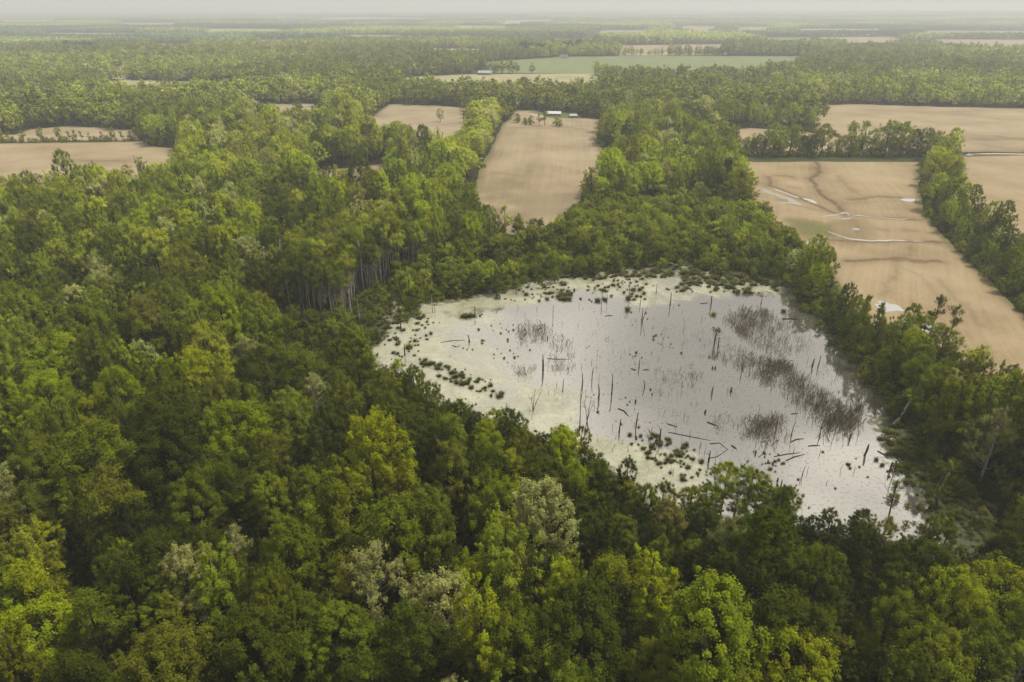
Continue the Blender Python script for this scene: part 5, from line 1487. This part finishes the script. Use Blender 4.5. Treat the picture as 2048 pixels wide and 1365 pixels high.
# ------------------------------------------------------------------ farm buildings
def house(name, px_, py_, L, Wd, H, roof_h, rz, wall, roof, lab, cat, chimney=False, porch=False, doors=1, group=None):
    p = at(px_, py_)
    root = tag(empty(name, (p[0], p[1], 0), rz), lab, cat, group)
    w = MB()
    w.box((0, 0, H / 2), (L, Wd, H))
    for sx in (-1, 1):                   # gable triangles
        x = sx * (L / 2 - .1)
        w.add([(x - .1, -Wd / 2, H), (x - .1, Wd / 2, H), (x - .1, 0, H + roof_h), (x + .1, -Wd / 2, H), (x + .1, Wd / 2, H), (x + .1, 0, H + roof_h)], [(0, 2, 1), (3, 4, 5), (0, 1, 4, 3), (1, 2, 5, 4), (2, 0, 3, 5)])
    w.build('wall', M[wall], root)
    r = MB(); e = .5; t_ = .18
    for sy in (-1, 1):
        y1 = sy * (Wd / 2 + e); z1 = H - e * roof_h / (Wd / 2)
        vs = [(-L / 2 - e, y1, z1), (L / 2 + e, y1, z1), (L / 2 + e, 0, H + roof_h), (-L / 2 - e, 0, H + roof_h)]
        vs += [(x, y, z + t_) for x, y, z in vs]
        r.add(vs, [(0, 1, 2, 3), (4, 5, 6, 7), (0, 1, 5, 4), (1, 2, 6, 5), (2, 3, 7, 6), (3, 0, 4, 7)])
    ro = r.build('roof', M[roof], root)
    if chimney:
        c_ = MB(); c_.box((L * .2, 0, H + roof_h + .35), (.8, .8, 1.6)); c_.build('chimney', M['brick_wall'], ro)
    for k in range(doors):
        d = MB(); d.box((-L * .28 + k * L * .4, -Wd / 2 - .03, 1.1), (1.1 if cat == 'house' else 3.0, .10, 2.1)); dd_ = d.build('door', M['door'], root)
        h_ = MB(); h_.box((-L * .28 + k * L * .4 + .4, -Wd / 2 - .12, 1.05), (.12, .08, .12)); h_.build('handle', M['rim'], dd_)
    nw = max(2, int(L / 4.5))
    for k in range(nw):
        x = -L / 2 + (k + .5) * L / nw + .5
        if abs(x + L * .28) < 1.6: continue
        for sy in (-1, 1):
            f = MB(); f.box((x, sy * (Wd / 2 + .02), H * .55), (1.3, .10, 1.3)); fr = f.build('window', M['white_wall'], root)
            g_ = MB(); g_.box((x, sy * (Wd / 2 + .05), H * .55), (1.05, .10, 1.05)); g_.build('pane', M['window'], fr)
    if porch:
        q = MB(); q.box((0, -Wd / 2 - 1.7, 2.6), (L * .7, 2.6, .16))
        for k in range(4): q.box((-L * .33 + k * L * .22, -Wd / 2 - 2.8, 1.26), (.16, .16, 2.5))
        q.build('porch', M['grey_wall'], root)
    return root
house('barn', 1108, 232, 14, 7, 2.6, 1.8, R_(-8), 'grey_wall', 'metal_roof', 'long barn with pale metal roof behind the central tan field', 'barn', doors=2)
house('shed', 1146, 236, 7, 5, 2.4, 1.3, R_(6), 'grey_wall', 'grey_roof', 'small grey shed right of the pale-roofed barn', 'shed')
house('farm_shed', 970, 150, 22, 10, 3.6, 2.8, R_(-14), 'grey_wall', 'grey_roof', 'long grey-roofed farm shed at the edge of the meadow', 'barn', doors=2)
house('farm_shed', 952, 147, 15, 8, 3.4, 2.4, R_(25), 'white_wall', 'metal_roof', 'white farm building left behind the long grey-roofed shed', 'barn')
house('farmhouse', 899, 128, 15, 9, 4.2, 3.2, R_(5), 'white_wall', 'metal_roof', 'small white house with pale roof at the tree line left of the wheat', 'house', True)
house('farmhouse', 1127, 117, 18, 10, 4.0, 3.6, R_(18), 'white_wall', 'shingle_roof', 'white house with dark roof on the far edge of the wheat', 'house', True, True)
house('farmhouse', 1044, 116, 14, 9, 4.2, 3.2, R_(-4), 'white_wall', 'shingle_roof', 'white house half hidden under the dark pines', 'house', True)
# vehicle at the corner of the fields
p = at(1938, 313)
root = tag(empty('pickup_truck', (p[0], p[1], 0.05), R_(20)), 'small white pickup parked by a bush where the field track begins', 'pickup')
b = MB(); b.add([(-2.6, y, z) for y, z in ((-.9, .5), (.9, .5))] + [(2.6, y, z) for y, z in ((-.9, .5), (.9, .5))] + [(-2.6, -.9, 1.05), (-2.6, .9, 1.05), (2.5, -.85, .98), (2.5, .85, .98)], [(0, 1, 3, 2), (4, 5, 7, 6), (0, 2, 6, 4), (1, 3, 7, 5), (0, 1, 5, 4), (2, 3, 7, 6)])
b.build('body', M['car_white'], root)
cb = MB(); cb.add([(-.9, -.82, 1.06), (1.2, -.82, 1.06), (.75, -.68, 1.75), (-.75, -.68, 1.75), (-.9, .82, 1.06), (1.2, .82, 1.06), (.75, .68, 1.75), (-.75, .68, 1.75)], [(0, 1, 2, 3), (4, 5, 6, 7), (2, 3, 7, 6), (0, 3, 7, 4), (1, 2, 6, 5), (0, 1, 5, 4)])
cab = cb.build('cab', M['car_white'], root)
for sy in (-1, 1):
    wn = MB(); wn.add([(-.65, sy * .83, 1.15), (.9, sy * .83, 1.15), (.65, sy * .72, 1.65), (-.6, sy * .72, 1.65)], [(0, 1, 2, 3)]); wn.build('window', M['window'], cab)
for sx in (-1.6, 1.6):
    for sy in (-.9, .9):
        wm_ = MB(); wm_.tube([(sx, sy - .12, .38), (sx, sy + .12, .38)], [.38, .38], 14); wh = wm_.build('wheel', M['rubber'], root)
        rm_ = MB(); rm_.tube([(sx, sy - .13, .38), (sx, sy + .13, .38)], [.2, .2], 10); rm_.build('rim', M['rim'], wh)
# ------------------------------------------------------------------ the air
hz_m, t, out = new_mat('haze_air')
pv = N(t, 'ShaderNodeVolumePrincipled')
pv.inputs['Color'].default_value = (*HAZE_COLOR, 1)
pv.inputs['Density'].default_value = HAZE_DENSITY
pv.inputs['Anisotropy'].default_value = 0.15
t.links.new(pv.outputs[0], out.inputs['Volume'])
hb = MB(); hb.box((0, 0, 61), (41000, 41000, 150))
hz = hb.build('haze', hz_m)
tag(hz, kind='stuff')
